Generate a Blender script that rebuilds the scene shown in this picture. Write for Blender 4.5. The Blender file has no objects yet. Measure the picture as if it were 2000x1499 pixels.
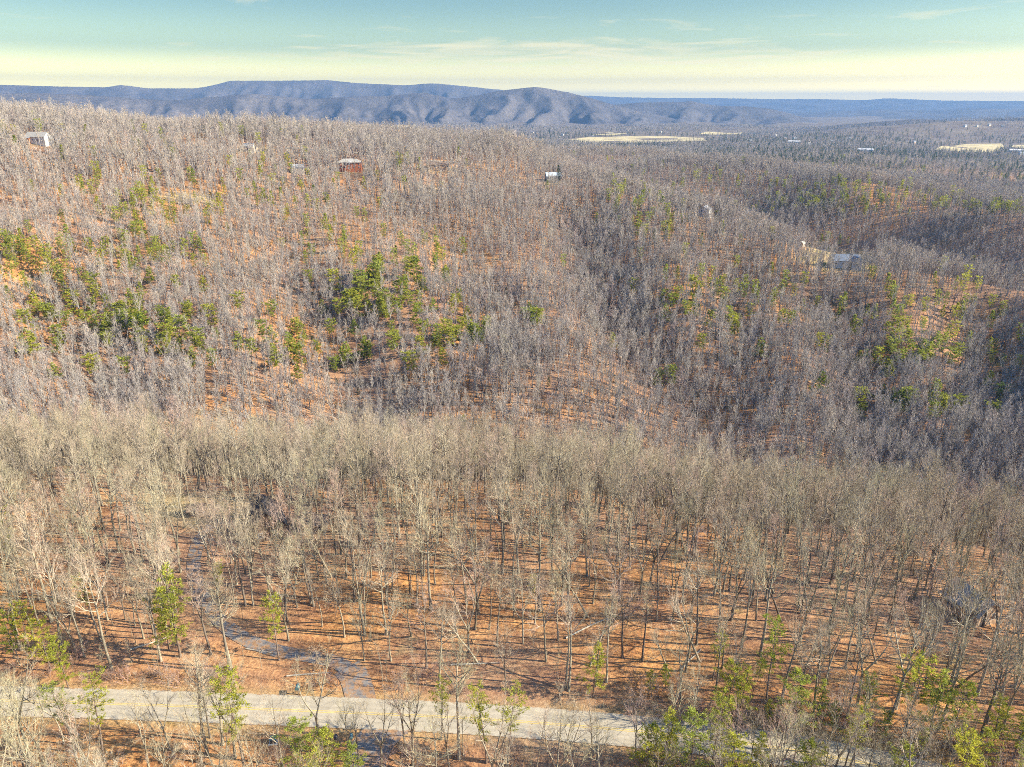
import bpy, math, random
import numpy as np
from mathutils import Vector, Matrix
R = math.radians
scene = bpy.context.scene
COL = scene.collection

# ------------------------------------------------------------------ camera, sky, sun, exposure
CAM_Z, PITCH, FPX = 95.0, R(21.0), 1428.0
cd = bpy.data.cameras.new('camera'); cam = bpy.data.objects.new('camera', cd); COL.objects.link(cam)
cd.sensor_fit = 'HORIZONTAL'; cd.angle_x = 2 * math.atan(1000 / FPX)
cd.clip_start = 1.0; cd.clip_end = 90000
cam.location = (0, 0, CAM_Z); cam.rotation_euler = (math.pi / 2 - PITCH, 0, 0)
scene.camera = cam

SUN_AZ, SUN_EL = R(97), R(30)
S = Vector((math.cos(SUN_EL) * math.sin(SUN_AZ), math.cos(SUN_EL) * math.cos(SUN_AZ), math.sin(SUN_EL)))
sl = bpy.data.lights.new('sun', 'SUN'); sl.energy = 4.6; sl.angle = R(0.5); sl.color = (1.0, 0.89, 0.72)
sun = bpy.data.objects.new('sun', sl); COL.objects.link(sun)
sun.location = (0, 0, 400); sun.rotation_euler = S.to_track_quat('Z', 'Y').to_euler()

world = bpy.data.worlds.new('World'); scene.world = world; world.use_nodes = True
wn, wl = world.node_tree.nodes, world.node_tree.links; wn.clear()
w_out = wn.new('ShaderNodeOutputWorld'); w_bg = wn.new('ShaderNodeBackground')
sky = wn.new('ShaderNodeTexSky'); sky.sky_type = 'NISHITA'; sky.sun_disc = False
sky.sun_elevation = SUN_EL; sky.sun_rotation = SUN_AZ; sky.altitude = 500
sky.air_density = 1.0; sky.dust_density = 2.2; sky.ozone_density = 0.6
w_tint = wn.new('ShaderNodeMix'); w_tint.data_type = 'RGBA'; w_tint.blend_type = 'MULTIPLY'; w_tint.inputs[0].default_value = 1.0
wl.new(sky.outputs[0], w_tint.inputs[6])   # tint follows below
# thin cirrus: noise on a high flat layer
w_co = wn.new('ShaderNodeTexCoord'); w_sep = wn.new('ShaderNodeSeparateXYZ'); wl.new(w_co.outputs['Generated'], w_sep.inputs[0])
def wmath(op, a, b=None):
    n = wn.new('ShaderNodeMath'); n.operation = op
    for i, v in enumerate((a, b)):
        if v is None: continue
        if isinstance(v, (int, float)): n.inputs[i].default_value = v
        else: wl.new(v, n.inputs[i])
    return n.outputs[0]
w_el = wn.new('ShaderNodeValToRGB'); w_el.color_ramp.interpolation = 'EASE'      # creamy winter horizon turning to teal higher up
for i_, (p_, c_) in enumerate([(0.0, (8.6, 6.9, 1.6)), (0.028, (1.85, 1.58, 0.80)), (0.065, (0.66, 0.72, 0.53)), (0.12, (0.42, 0.53, 0.48)), (0.4, (0.55, 0.80, 1.2))]):
    e_ = w_el.color_ramp.elements[i_] if i_ < 2 else w_el.color_ramp.elements.new(p_)
    e_.position = p_; e_.color = (*c_, 1)
wl.new(wmath('MAXIMUM', w_sep.outputs[2], 0.0), w_el.inputs[0]); wl.new(w_el.outputs[0], w_tint.inputs[7])
w_z = wmath('ADD', wmath('MAXIMUM', w_sep.outputs[2], 0.0), 0.022)
w_cmb = wn.new('ShaderNodeCombineXYZ')
w_px, w_py = wmath('DIVIDE', w_sep.outputs[0], w_z), wmath('DIVIDE', w_sep.outputs[1], w_z)
wl.new(w_px, w_cmb.inputs[0]); wl.new(w_py, w_cmb.inputs[1])
w_qa = wmath('POWER', wmath('DIVIDE', wmath('SUBTRACT', w_px, 0.9), 5.0), 2.0); w_qb = wmath('POWER', wmath('DIVIDE', wmath('SUBTRACT', w_py, 13.2), 2.9), 2.0)
w_bank = wmath('MULTIPLY', wmath('EXPONENT', wmath('MULTIPLY', wmath('ADD', w_qa, w_qb), -1.0)), 0.26)
w_n1 = wn.new('ShaderNodeTexNoise'); w_n1.inputs['Scale'].default_value = 0.62; w_n1.inputs['Detail'].default_value = 9; w_n1.inputs['Roughness'].default_value = 0.62
w_n1.inputs['Distortion'].default_value = 0.5
w_map = wn.new('ShaderNodeMapping'); w_map.inputs['Location'].default_value = (11.3, 4.2, 0); wl.new(w_cmb.outputs[0], w_map.inputs[0]); wl.new(w_map.outputs[0], w_n1.inputs['Vector'])
w_ramp = wn.new('ShaderNodeValToRGB'); w_ramp.color_ramp.elements[0].position = 0.60; w_ramp.color_ramp.elements[1].position = 0.80
wl.new(wmath('ADD', w_n1.outputs[0], w_bank), w_ramp.inputs[0])
w_cl = wn.new('ShaderNodeMix'); w_cl.data_type = 'RGBA'; wl.new(wmath('MULTIPLY', w_ramp.outputs[0], 0.55), w_cl.inputs[0])
wl.new(w_tint.outputs[2], w_cl.inputs[6]); w_cl.inputs[7].default_value = (5.3, 4.5, 2.6, 1)
wl.new(w_cl.outputs[2], w_bg.inputs[0]); w_bg.inputs[1].default_value = 0.10
wl.new(w_bg.outputs[0], w_out.inputs[0])

scene.view_settings.view_transform = 'Standard'; scene.view_settings.look = 'None'
scene.view_settings.exposure = 1.48; scene.view_settings.gamma = 1.0
scene.render.engine = 'CYCLES'
scene.cycles.max_bounces = 3; scene.cycles.diffuse_bounces = 1; scene.cycles.glossy_bounces = 1
scene.cycles.transmission_bounces = 2; scene.cycles.transparent_max_bounces = 4; scene.cycles.volume_bounces = 0
scene.cycles.use_denoising = False; scene.cycles.filter_width = 0.95; scene.cycles.adaptive_threshold = 0.03; scene.cycles.debug_use_spatial_splits = True
scene.cycles.caustics_reflective = False; scene.cycles.caustics_refractive = False

# ------------------------------------------------------------------ numbers: noise, terrain, rays
def _h(ix, iy, seed):
    h = (ix.astype(np.int64) * 374761393 + iy.astype(np.int64) * 668265263 + seed * 144269504) & 0xffffffff
    h = ((h ^ (h >> 13)) * 1274126177) & 0xffffffff
    return ((h ^ (h >> 16)) & 0xffff) / 65535.0
def vnoise(x, y, seed=0):
    x = np.asarray(x, float); y = np.asarray(y, float)
    ix, iy = np.floor(x), np.floor(y); fx, fy = x - ix, y - iy
    fx = fx * fx * (3 - 2 * fx); fy = fy * fy * (3 - 2 * fy)
    a, b = _h(ix, iy, seed), _h(ix + 1, iy, seed); c, d = _h(ix, iy + 1, seed), _h(ix + 1, iy + 1, seed)
    return (a * (1 - fx) + b * fx) * (1 - fy) + (c * (1 - fx) + d * fx) * fy
def fbm(x, y, seed=0, octv=4):
    v, a, t = 0.0, 1.0, 0.0
    for o in range(octv):
        v = v + a * (vnoise(x, y, seed + o * 17) - 0.5); t += a; a *= 0.5; x = x * 2.03; y = y * 2.03
    return v / t * 2

NEAR = [(0, -9), (55, -7), (80, -2.5), (95, 0), (120, 1.0), (150, 1.5), (175, 0)]
PROF = {
    -46: NEAR[:-1] + [(175, 2), (225, 2), (248, -3), (280, -32), (325, -76), (352, -68), (420, -48), (520, -30), (640, -8), (800, 30), (950, 66), (1050, 80), (1200, 78), (1500, 40), (2500, -40), (4000, -75)],
    -33: NEAR[:-1] + [(175, 2), (212, 1), (235, -5), (272, -36), (322, -76), (350, -68), (420, -50), (520, -32), (640, -9), (800, 27), (950, 60), (1050, 77), (1200, 74), (1500, 40), (2500, -45), (4000, -75)],
    -20: NEAR[:-1] + [(185, 0), (212, -13), (260, -50), (320, -78), (350, -69), (420, -52), (520, -35), (640, -14), (800, 18), (950, 47), (1080, 62), (1200, 60), (1500, 28), (2500, -50), (4000, -75)],
    -8: NEAR + [(205, -16), (260, -52), (320, -80), (350, -70), (420, -54), (520, -39), (640, -20), (800, 8), (950, 32), (1100, 47), (1230, 46), (1500, 14), (2200, -52), (4000, -75)],
    0: NEAR + [(205, -17), (260, -54), (320, -80), (350, -70), (420, -56), (520, -43), (640, -28), (800, -3), (950, 20), (1100, 34), (1200, 33), (1400, 6), (1700, -14), (2200, -55), (4000, -75)],
    8: NEAR[:-1] + [(165, -2), (200, -17), (260, -56), (320, -84), (360, -72), (430, -58), (520, -47), (640, -34), (800, -10), (950, 8), (1100, -40), (1350, -55), (1600, -32), (1800, -12), (2050, -50), (3000, -73), (4000, -75)],
    16: NEAR[:-2] + [(148, 0), (170, -5), (200, -22), (260, -62), (320, -86), (360, -76), (450, -60), (540, -48), (650, -33), (780, -18), (850, -14), (930, -50), (1050, -104), (1280, -92), (1440, -48), (1590, -6), (1800, -55), (3000, -74), (4000, -76)],
    24: NEAR[:-2] + [(150, -1), (176, -5), (206, -22), (260, -64), (330, -90), (370, -78), (450, -60), (540, -45), (620, -36), (700, -31), (760, -30), (820, -44), (920, -110), (1000, -122), (1130, -92), (1240, -50), (1345, -8), (1500, -30), (1900, -70), (3000, -75), (4000, -76)],
    33: NEAR[:-2] + [(150, -2), (190, -6), (220, -24), (268, -70), (340, -96), (390, -84), (470, -66), (560, -51), (640, -40), (690, -37), (770, -56), (840, -116), (890, -128), (970, -104), (1060, -64), (1145, -26), (1300, -55), (1800, -80), (3000, -78), (4000, -78)],
    46: NEAR[:-2] + [(150, -2), (195, -7), (226, -26), (270, -74), (350, -100), (400, -90), (480, -72), (560, -58), (640, -47), (690, -44), (770, -60), (830, -118), (870, -128), (930, -108), (1000, -76), (1070, -40), (1250, -62), (1800, -82), (3000, -80), (4000, -80)],
}
DG = np.concatenate([np.arange(0, 500, 5.0), np.arange(500, 2000, 20.0), np.arange(2000, 6001, 100.0)])
def _prof(pp):
    d, z = np.array(pp, float).T
    q = np.interp(d, [0, 350, 2000, 4000], [0, 350, 1538, 4000])     # the far slope stands this much closer than first surveyed; sight lines kept
    z = 77 + (z - 77) * np.where(d > 0, q / np.maximum(d, 1), 1); d = q
    v = np.interp(DG, d, z)
    out = v.copy()
    for _ in range(3):                                   # soften the corners
        out[1:-1] = (out[:-2] + 2 * out[1:-1] + out[2:]) / 4
    return out
_keys = sorted(PROF); _cols = np.array([_prof(PROF[k]) for k in _keys])
TG = np.arange(-60, 60.1, 0.5)
_tab = np.array([[np.interp(t, _keys, _cols[:, j]) for j in range(len(DG))] for t in TG])
for _ in range(14):
    _tab[1:-1] = (_tab[:-2] + 2 * _tab[1:-1] + _tab[2:]) / 4

def smooth(a, b, x):
    t = np.clip((x - a) / (b - a), 0, 1); return t * t * (3 - 2 * t)
def base_T(x, y):
    x = np.asarray(x, float); y = np.asarray(y, float)
    d = np.hypot(x, y); th = np.clip(np.degrees(np.arctan2(x, y)), -60, 59.9)
    fi = (th + 60) * 2; i = np.clip(fi.astype(int), 0, len(TG) - 2); fi = fi - i
    j = np.clip(np.searchsorted(DG, d, side='right') - 1, 0, len(DG) - 2); fj = np.clip((d - DG[j]) / (DG[j + 1] - DG[j]), 0, 1)
    z = (_tab[i, j] * (1 - fj) + _tab[i, j + 1] * fj) * (1 - fi) + (_tab[i + 1, j] * (1 - fj) + _tab[i + 1, j + 1] * fj) * fi
    z = z + smooth(90, 150, d) * (1 - smooth(250, 320, d)) * 1.2 * fbm(x / 30, y / 30, 3, 3)
    z = z + smooth(310, 420, d) * (1 - smooth(1500, 2200, d)) * (6.5 * fbm(x / 130, y / 130, 5, 3))
    z = z + smooth(2000, 3200, d) * 20 * fbm(x / 520, y / 700, 9, 3)
    # low wooded hill beyond the town
    z = z + 82 * np.exp(-(((x - 2650) / 800) ** 2 + ((y - 4300) / 420) ** 2)) + 105 * np.exp(-(((x - 4000) / 900) ** 2 + ((y - 5300) / 600) ** 2))
    return z
_CP, _SP = math.cos(PITCH), math.sin(PITCH)
def rays(px, py):
    u = (np.asarray(px, float) - 1000) / FPX; v = (749.5 - np.asarray(py, float)) / FPX
    return u, _CP + v * _SP, -_SP + v * _CP
def hit(px, py, T=None, off=0.0):
    T = T or full_T
    X, Y, Z = rays(np.atleast_1d(px), np.atleast_1d(py)); n = np.hypot(X, Y); X, Y, Z = X / n, Y / n, Z / n
    ds = np.exp(np.linspace(math.log(50), math.log(9000), 800)); res = []
    for a, b, c in zip(X, Y, Z):
        f = CAM_Z + c * ds - T(a * ds, b * ds) - off
        k = np.argmax(f < 0) if (f < 0).any() else len(ds) - 1
        k = max(k, 1); t = f[k - 1] / (f[k - 1] - f[k]) if f[k - 1] != f[k] else 0
        d = ds[k - 1] + (ds[k] - ds[k - 1]) * min(max(t, 0), 1); res.append((a * d, b * d))
    return np.array(res)
def project(x, y, z):
    x = np.asarray(x, float); y = np.asarray(y, float); z = np.asarray(z, float) - CAM_Z
    f = y * _CP - z * _SP; up = y * _SP + z * _CP
    return 1000 + FPX * x / f, 749.5 - FPX * up / f, f

# gullies cut into the far slope (world polylines found once on the plain slope)
GULLY = []
for path, dep, wid in [
    ([(1120, 380), (1150, 470), (1190, 570), (1260, 680), (1360, 790)], 15, 34),
    ([(1600, 540), (1640, 600), (1690, 680), (1700, 800)], 20, 34),
    ([(1930, 560), (1960, 650), (1960, 760)], 22, 36),
    ([(560, 440), (590, 560), (640, 660), (700, 770)], 10, 30),
    ([(60, 480), (90, 600), (200, 740)], 10, 32), ([(860, 420), (930, 540), (1000, 660)], 8, 26), ([(1420, 480), (1450, 600), (1480, 740)], 10, 26)]:
    P = hit([p[0] for p in path], [p[1] for p in path], base_T); GULLY.append((P, dep, wid))
def seg_dist(x, y, P):
    best = np.full(np.shape(x), 1e9); along = np.zeros(np.shape(x)); L = 0
    for (ax, ay), (bx, by) in zip(P[:-1], P[1:]):
        vx, vy = bx - ax, by - ay; l2 = vx * vx + vy * vy
        t = np.clip(((x - ax) * vx + (y - ay) * vy) / l2, 0, 1)
        dd = np.hypot(x - ax - t * vx, y - ay - t * vy); m = dd < best
        best = np.where(m, dd, best); along = np.where(m, L + t * math.sqrt(l2), along); L += math.sqrt(l2)
    return best, along / L
def mid_T(x, y):
    x = np.asarray(x, float); y = np.asarray(y, float); z = base_T(x, y)
    for P, dep, wid in GULLY:
        d, t = seg_dist(x, y, P); z = z - dep * np.exp(-(d / wid) ** 2) * smooth(0, 0.35, t + 0.05)
    return z

def chaikin(P, n=3):
    P = np.array(P, float)
    for _ in range(n):
        Q = np.empty((2 * len(P), 2)); Q[0] = P[0]; Q[-1] = P[-1]
        Q[1:-1:2] = 0.75 * P[:-1] + 0.25 * P[1:]; Q[2:-1:2] = 0.25 * P[:-1] + 0.75 * P[1:]
        P = Q
    return P
flat = lambda x, y: np.zeros_like(np.asarray(x, float))
ROAD = hit([-700, -350, 0, 385, 650, 895, 1157, 1330, 1480, 1620, 1800, 2100], [1352, 1360, 1369, 1381, 1392, 1402, 1421, 1438, 1456, 1478, 1515, 1600], flat)
ROAD = chaikin(ROAD, 2)
ROAD_Z = 0.0
DRIVE = chaikin(hit([706, 700, 690, 660, 610, 540, 480, 435, 405, 385, 378, 385, 400, 425], [1375, 1345, 1312, 1290, 1281, 1272, 1252, 1222, 1186, 1150, 1110, 1070, 1042, 1026], lambda x, y: flat(x, y) + 0.8), 2)
LOWER = chaikin(hit([775, 745, 722, 712, 705], [1418, 1440, 1468, 1500, 1560], lambda x, y: flat(x, y) - 0.8), 2)
def full_T(x, y):
    x = np.asarray(x, float); y = np.asarray(y, float); z = mid_T(x, y)
    near = np.hypot(x, y) < 330
    if not np.any(near): return z
    d, _ = seg_dist(x, y, DRIVE); w = 1 - smooth(2.5, 6.5, d); z = np.where(near, z * (1 - w) + w * (0.2 + 1.0 * smooth(95, 150, np.hypot(x, y)) * 1.3), z)
    d, _ = seg_dist(x, y, LOWER); w = 1 - smooth(3.5, 7, d); z = np.where(near, z * (1 - w) + w * (-0.03 * np.clip(94 - np.hypot(x, y) * 1.0, 0, 60) * 2.2 - 0.2), z)
    d, _ = seg_dist(x, y, ROAD); w = 1 - smooth(4.2, 8.0, d); z = np.where(near, z * (1 - w) + w * ROAD_Z, z)
    return z

# ------------------------------------------------------------------ materials
def mat(name):
    m = bpy.data.materials.new(name); m.use_nodes = True; nt = m.node_tree
    b = nt.nodes['Principled BSDF']; b.inputs['Roughness'].default_value = 0.85; b.inputs['Specular IOR Level'].default_value = 0.15
    return m, nt, b
def N(nt, kind, **kw):
    n = nt.nodes.new(kind)
    for k, v in kw.items():
        if k in n.inputs: n.inputs[k].default_value = v
        else: setattr(n, k, v)
    return n
def ramp(nt, fac, stops):
    r = nt.nodes.new('ShaderNodeValToRGB'); e = r.color_ramp.elements
    while len(e) < len(stops): e.new(0.5)
    for i, (p, c) in enumerate(stops): e[i].position = p; e[i].color = (*c, 1)
    nt.links.new(fac, r.inputs[0]); return r.outputs[0]
def noise(nt, scale, detail=4, vec=None, rough=0.55, dim=None):
    n = N(nt, 'ShaderNodeTexNoise', Scale=scale, Detail=detail, Roughness=rough)
    if vec is not None: nt.links.new(vec, n.inputs['Vector'])
    return n.outputs[0]
def mixc(nt, f, a, b, mode='MIX'):
    m = nt.nodes.new('ShaderNodeMix'); m.data_type = 'RGBA'; m.blend_type = mode
    for s, v in ((0, f), (6, a), (7, b)):
        if isinstance(v, tuple): m.inputs[s].default_value = (*v, 1)
        elif isinstance(v, (int, float)): m.inputs[s].default_value = v
        else: nt.links.new(v, m.inputs[s])
    return m.outputs[2]
def geo(nt): return nt.nodes.new('ShaderNodeNewGeometry').outputs['Position']
def flatmat(name, c, var=0.15, scale=3.0, rough=0.85):
    m, nt, b = mat(name); b.inputs['Roughness'].default_value = rough
    n = noise(nt, scale, 4, geo(nt))
    nt.links.new(ramp(nt, n, [(0.3, tuple(v * (1 - var) for v in c)), (0.7, tuple(min(1, v * (1 + var)) for v in c))]), b.inputs['Base Color'])
    return m
M = {}
def m_ground():
    m, nt, b = mat('leaf_litter'); P = geo(nt)
    fine = noise(nt, 1.6, 6, P, 0.7); mid = noise(nt, 0.12, 4, P); big = noise(nt, 0.018, 3, P)
    c = ramp(nt, fine, [(0.28, (0.16, 0.08, 0.045)), (0.45, (0.38, 0.185, 0.068)), (0.6, (0.52, 0.29, 0.112)), (0.78, (0.66, 0.45, 0.20))])
    c2 = ramp(nt, mid, [(0.35, (0.85, 0.72, 0.70)), (0.65, (1.12, 1.1, 1.02))]); c = mixc(nt, 0.8, c, c2, 'MULTIPLY')
    c = mixc(nt, 0.85, c, ramp(nt, noise(nt, 0.42, 5, P, 0.7), [(0.32, (0.50, 0.44, 0.42)), (0.5, (1.0, 1.0, 1.0)), (0.68, (1.28, 1.3, 1.25))]), 'MULTIPLY')
    straw = ramp(nt, fine, [(0.3, (0.30, 0.21, 0.075)), (0.5, (0.48, 0.35, 0.14)), (0.7, (0.56, 0.45, 0.20))])
    moss = ramp(nt, fine, [(0.3, (0.11, 0.12, 0.02)), (0.7, (0.27, 0.27, 0.05))])
    straw = mixc(nt, ramp(nt, mid, [(0.52, (0, 0, 0)), (0.62, (1, 1, 1))]), straw, moss)
    at = N(nt, 'ShaderNodeAttribute', attribute_name='grass').outputs['Fac']
    c = mixc(nt, at, c, straw)
    spots = ramp(nt, noise(nt, 0.09, 5, P, 0.65), [(0.60, (0, 0, 0)), (0.70, (0.75, 0.75, 0.75))])
    c = mixc(nt, spots, c, straw)
    duff = ramp(nt, big, [(0.38, (0, 0, 0)), (0.58, (0.55, 0.55, 0.55))]); c = mixc(nt, duff, c, ramp(nt, fine, [(0.3, (0.15, 0.095, 0.07)), (0.7, (0.36, 0.25, 0.18))]))
    far = N(nt, 'ShaderNodeAttribute', attribute_name='far').outputs['Fac']
    c = mixc(nt, far, c, ramp(nt, noise(nt, 0.01, 5, P), [(0.35, (0.13, 0.095, 0.07)), (0.65, (0.22, 0.17, 0.11))]))
    nt.links.new(c, b.inputs['Base Color'])
    bp = N(nt, 'ShaderNodeBump', Strength=0.8, Distance=0.25); nt.links.new(fine, bp.inputs['Height']); nt.links.new(bp.outputs[0], b.inputs['Normal'])
    return m
M['ground'] = m_ground()
def m_bark(name, stops, scale=6):
    m, nt, b = mat(name); oi = N(nt, 'ShaderNodeObjectInfo').outputs['Random']
    tc = N(nt, 'ShaderNodeTexCoord').outputs['Object']
    mp = N(nt, 'ShaderNodeMapping'); mp.inputs['Scale'].default_value = (1, 1, 0.25); nt.links.new(tc, mp.inputs[0])
    n = noise(nt, scale, 5, mp.outputs[0], 0.7)
    c = ramp(nt, oi, stops)
    c = mixc(nt, 1.0, c, ramp(nt, n, [(0.3, (0.55, 0.53, 0.5)), (0.65, (1.2, 1.2, 1.2))]), 'MULTIPLY')
    nt.links.new(c, b.inputs['Base Color']); return m
M['bark'] = m_bark('grey_bark', [(0, (0.13, 0.11, 0.09)), (0.3, (0.34, 0.30, 0.21)), (0.55, (0.20, 0.18, 0.13)), (0.8, (0.44, 0.39, 0.28)), (1, (0.15, 0.125, 0.10))])
M['twig'] = m_bark('winter_twigs', [(0, (0.40, 0.34, 0.225)), (0.25, (0.47, 0.37, 0.26)), (0.5, (0.40, 0.365, 0.22)), (0.75, (0.50, 0.43, 0.30)), (1, (0.50, 0.34, 0.265))], 2)
M['slope_bark'] = m_bark('slope_bark', [(0, (0.16, 0.145, 0.135)), (0.25, (0.36, 0.325, 0.28)), (0.5, (0.24, 0.22, 0.205)), (0.75, (0.46, 0.41, 0.35)), (1, (0.13, 0.115, 0.115))])
M['slope_twig'] = m_bark('slope_twigs', [(0, (0.37, 0.33, 0.285)), (0.2, (0.50, 0.44, 0.36)), (0.4, (0.31, 0.285, 0.265)), (0.6, (0.53, 0.46, 0.39)), (0.8, (0.42, 0.385, 0.30)), (1, (0.49, 0.375, 0.325))], 2)
M['pale_bark'] = m_bark('pale_bark', [(0, (0.5, 0.45, 0.34)), (1, (0.42, 0.38, 0.3))])
M['shrub'] = m_bark('shrub_twigs', [(0, (0.26, 0.19, 0.15)), (0.5, (0.32, 0.24, 0.19)), (1, (0.34, 0.21, 0.17))], 2)
M['pine_bark'] = m_bark('pine_bark', [(0, (0.16, 0.12, 0.09)), (1, (0.24, 0.19, 0.15))])
def m_needle(name, stops):
    m, nt, b = mat(name); oi = N(nt, 'ShaderNodeObjectInfo').outputs['Random']
    c = ramp(nt, oi, stops); tc = N(nt, 'ShaderNodeTexCoord').outputs['Object']
    c = mixc(nt, 1.0, c, ramp(nt, noise(nt, 0.9, 3, tc), [(0.3, (0.65, 0.7, 0.7)), (0.7, (1.3, 1.25, 1.1))]), 'MULTIPLY')
    nt.links.new(c, b.inputs['Base Color']); b.inputs['Roughness'].default_value = 0.6
    tr = N(nt, 'ShaderNodeBsdfTranslucent'); nt.links.new(c, tr.inputs[0])
    mx = N(nt, 'ShaderNodeMixShader'); mx.inputs[0].default_value = 0.5
    nt.links.new(b.outputs[0], mx.inputs[1]); nt.links.new(tr.outputs[0], mx.inputs[2])
    nt.links.new(mx.outputs[0], nt.nodes['Material Output'].inputs[0]); return m
M['needle'] = m_needle('pine_needles', [(0, (0.28, 0.33, 0.05)), (0.5, (0.47, 0.46, 0.06)), (1, (0.34, 0.39, 0.08))])
M['needle_dark'] = m_needle('dark_needles', [(0, (0.035, 0.075, 0.035)), (1, (0.06, 0.10, 0.04))])
def m_asphalt(name, c1, c2, leaves=0.0, edge=0.0):
    m, nt, b = mat(name); P = geo(nt)
    n1 = noise(nt, 0.35, 5, P, 0.65); n2 = noise(nt, 7, 4, P, 0.7)
    c = ramp(nt, n1, [(0.3, c1), (0.7, c2)]); c = mixc(nt, 0.6, c, ramp(nt, n2, [(0.3, (0.75, 0.75, 0.75)), (0.7, (1.15, 1.15, 1.15))]), 'MULTIPLY')
    vo = N(nt, 'ShaderNodeTexVoronoi', Scale=0.30); vo.feature = 'DISTANCE_TO_EDGE'; nt.links.new(P, vo.inputs['Vector'])
    c = mixc(nt, ramp(nt, vo.outputs[0], [(0.0, (0.5, 0.5, 0.5)), (0.012, (0, 0, 0))]), c, (0.10, 0.095, 0.09))
    if edge:
        ed = N(nt, 'ShaderNodeAttribute', attribute_name='edge').outputs['Fac']
        c = mixc(nt, 0.55, c, ramp(nt, ed, [(0.0, (1.0, 1.0, 1.0)), (0.16, (0.98, 0.98, 0.98)), (0.27, (0.80, 0.80, 0.80)), (0.42, (1.05, 1.05, 1.05)), (0.62, (0.80, 0.80, 0.80)), (0.78, (1.05, 1.05, 1.05))]), 'MULTIPLY')
        ad = nt.nodes.new('ShaderNodeMath'); ad.operation = 'MULTIPLY_ADD'; nt.links.new(noise(nt, 0.9, 6, P, 0.75), ad.inputs[0]); ad.inputs[1].default_value = 0.55; nt.links.new(ed, ad.inputs[2])
        c = mixc(nt, ramp(nt, ad.outputs[0], [(0.0, (0, 0, 0)), (1.0, (0, 0, 0))]), c, (0.3, 0.17, 0.08)); rr_ = c.node.inputs[0].links[0].from_node.color_ramp.elements; rr_[0].position = 0.905; rr_[1].position = 0.97; rr_[1].color = (0.95, 0.95, 0.95, 1)
        ad2 = ad.inputs[2].links[0]; nt.links.remove(ad2); sc_ = nt.nodes.new('ShaderNodeMath'); sc_.operation = 'MULTIPLY'; nt.links.new(ed, sc_.inputs[0]); sc_.inputs[1].default_value = 0.66; nt.links.new(sc_.outputs[0], ad.inputs[2])
    if leaves: c = mixc(nt, ramp(nt, noise(nt, 0.7, 6, P, 0.7), [(0.62 - leaves * 0.25, (0, 0, 0)), (0.72 - leaves * 0.2, (0.9, 0.9, 0.9))]), c, ramp(nt, n2, [(0.3, (0.22, 0.11, 0.05)), (0.7, (0.45, 0.26, 0.12))]))
    nt.links.new(c, b.inputs['Base Color']); return m
M['asphalt'] = m_asphalt('worn_asphalt', (0.35, 0.305, 0.22), (0.46, 0.405, 0.295), 0.0, 1.0)
M['gravel'] = m_asphalt('drive_gravel', (0.17, 0.162, 0.152), (0.26, 0.24, 0.21), 0.75)
M['yellow'] = flatmat('yellow_paint', (0.54, 0.40, 0.13), 0.25, 0.8)
M['field'] = flatmat('dry_field', (0.52, 0.42, 0.20), 0.25, 0.012)
def m_mount(name, c1, c2):
    m, nt, b = mat(name); P = geo(nt)
    c = ramp(nt, noise(nt, 0.0022, 5, P, 0.6), [(0.35, c1), (0.65, c2)])
    c = mixc(nt, 0.75, c, ramp(nt, noise(nt, 0.035, 3, P, 0.8), [(0.32, (0.5, 0.5, 0.55)), (0.68, (1.45, 1.4, 1.35))]), 'MULTIPLY')
    nt.links.new(c, b.inputs['Base Color'])
    bp = N(nt, 'ShaderNodeBump', Strength=0.8, Distance=18); nt.links.new(noise(nt, 0.03, 3, P, 0.8), bp.inputs['Height']); nt.links.new(bp.outputs[0], b.inputs['Normal'])
    return m
M['mount'] = m_mount('wooded_mountain', (0.075, 0.067, 0.064), (0.14, 0.122, 0.106))
for k, c in dict(white=(0.62, 0.61, 0.57), grey_roof=(0.27, 0.28, 0.29), blue_roof=(0.16, 0.19, 0.23), tan=(0.50, 0.36, 0.24), pale_roof=(0.36, 0.34, 0.29), dark=(0.05, 0.05, 0.055),
                 red_brick=(0.42, 0.15, 0.075), brown=(0.2, 0.14, 0.10), metal=(0.42, 0.47, 0.50), cream=(0.68, 0.60, 0.46), orange=(0.55, 0.25, 0.12), teal=(0.10, 0.19, 0.19), wood=(0.33, 0.25, 0.17)).items():
    M[k] = flatmat(k + '_paint', c, 0.12, 1.2)
M['glass'], _nt, _b = mat('window_glass'); _b.inputs['Base Color'].default_value = (0.05, 0.06, 0.08, 1); _b.inputs['Roughness'].default_value = 0.12; _b.inputs['Specular IOR Level'].default_value = 0.5

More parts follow.
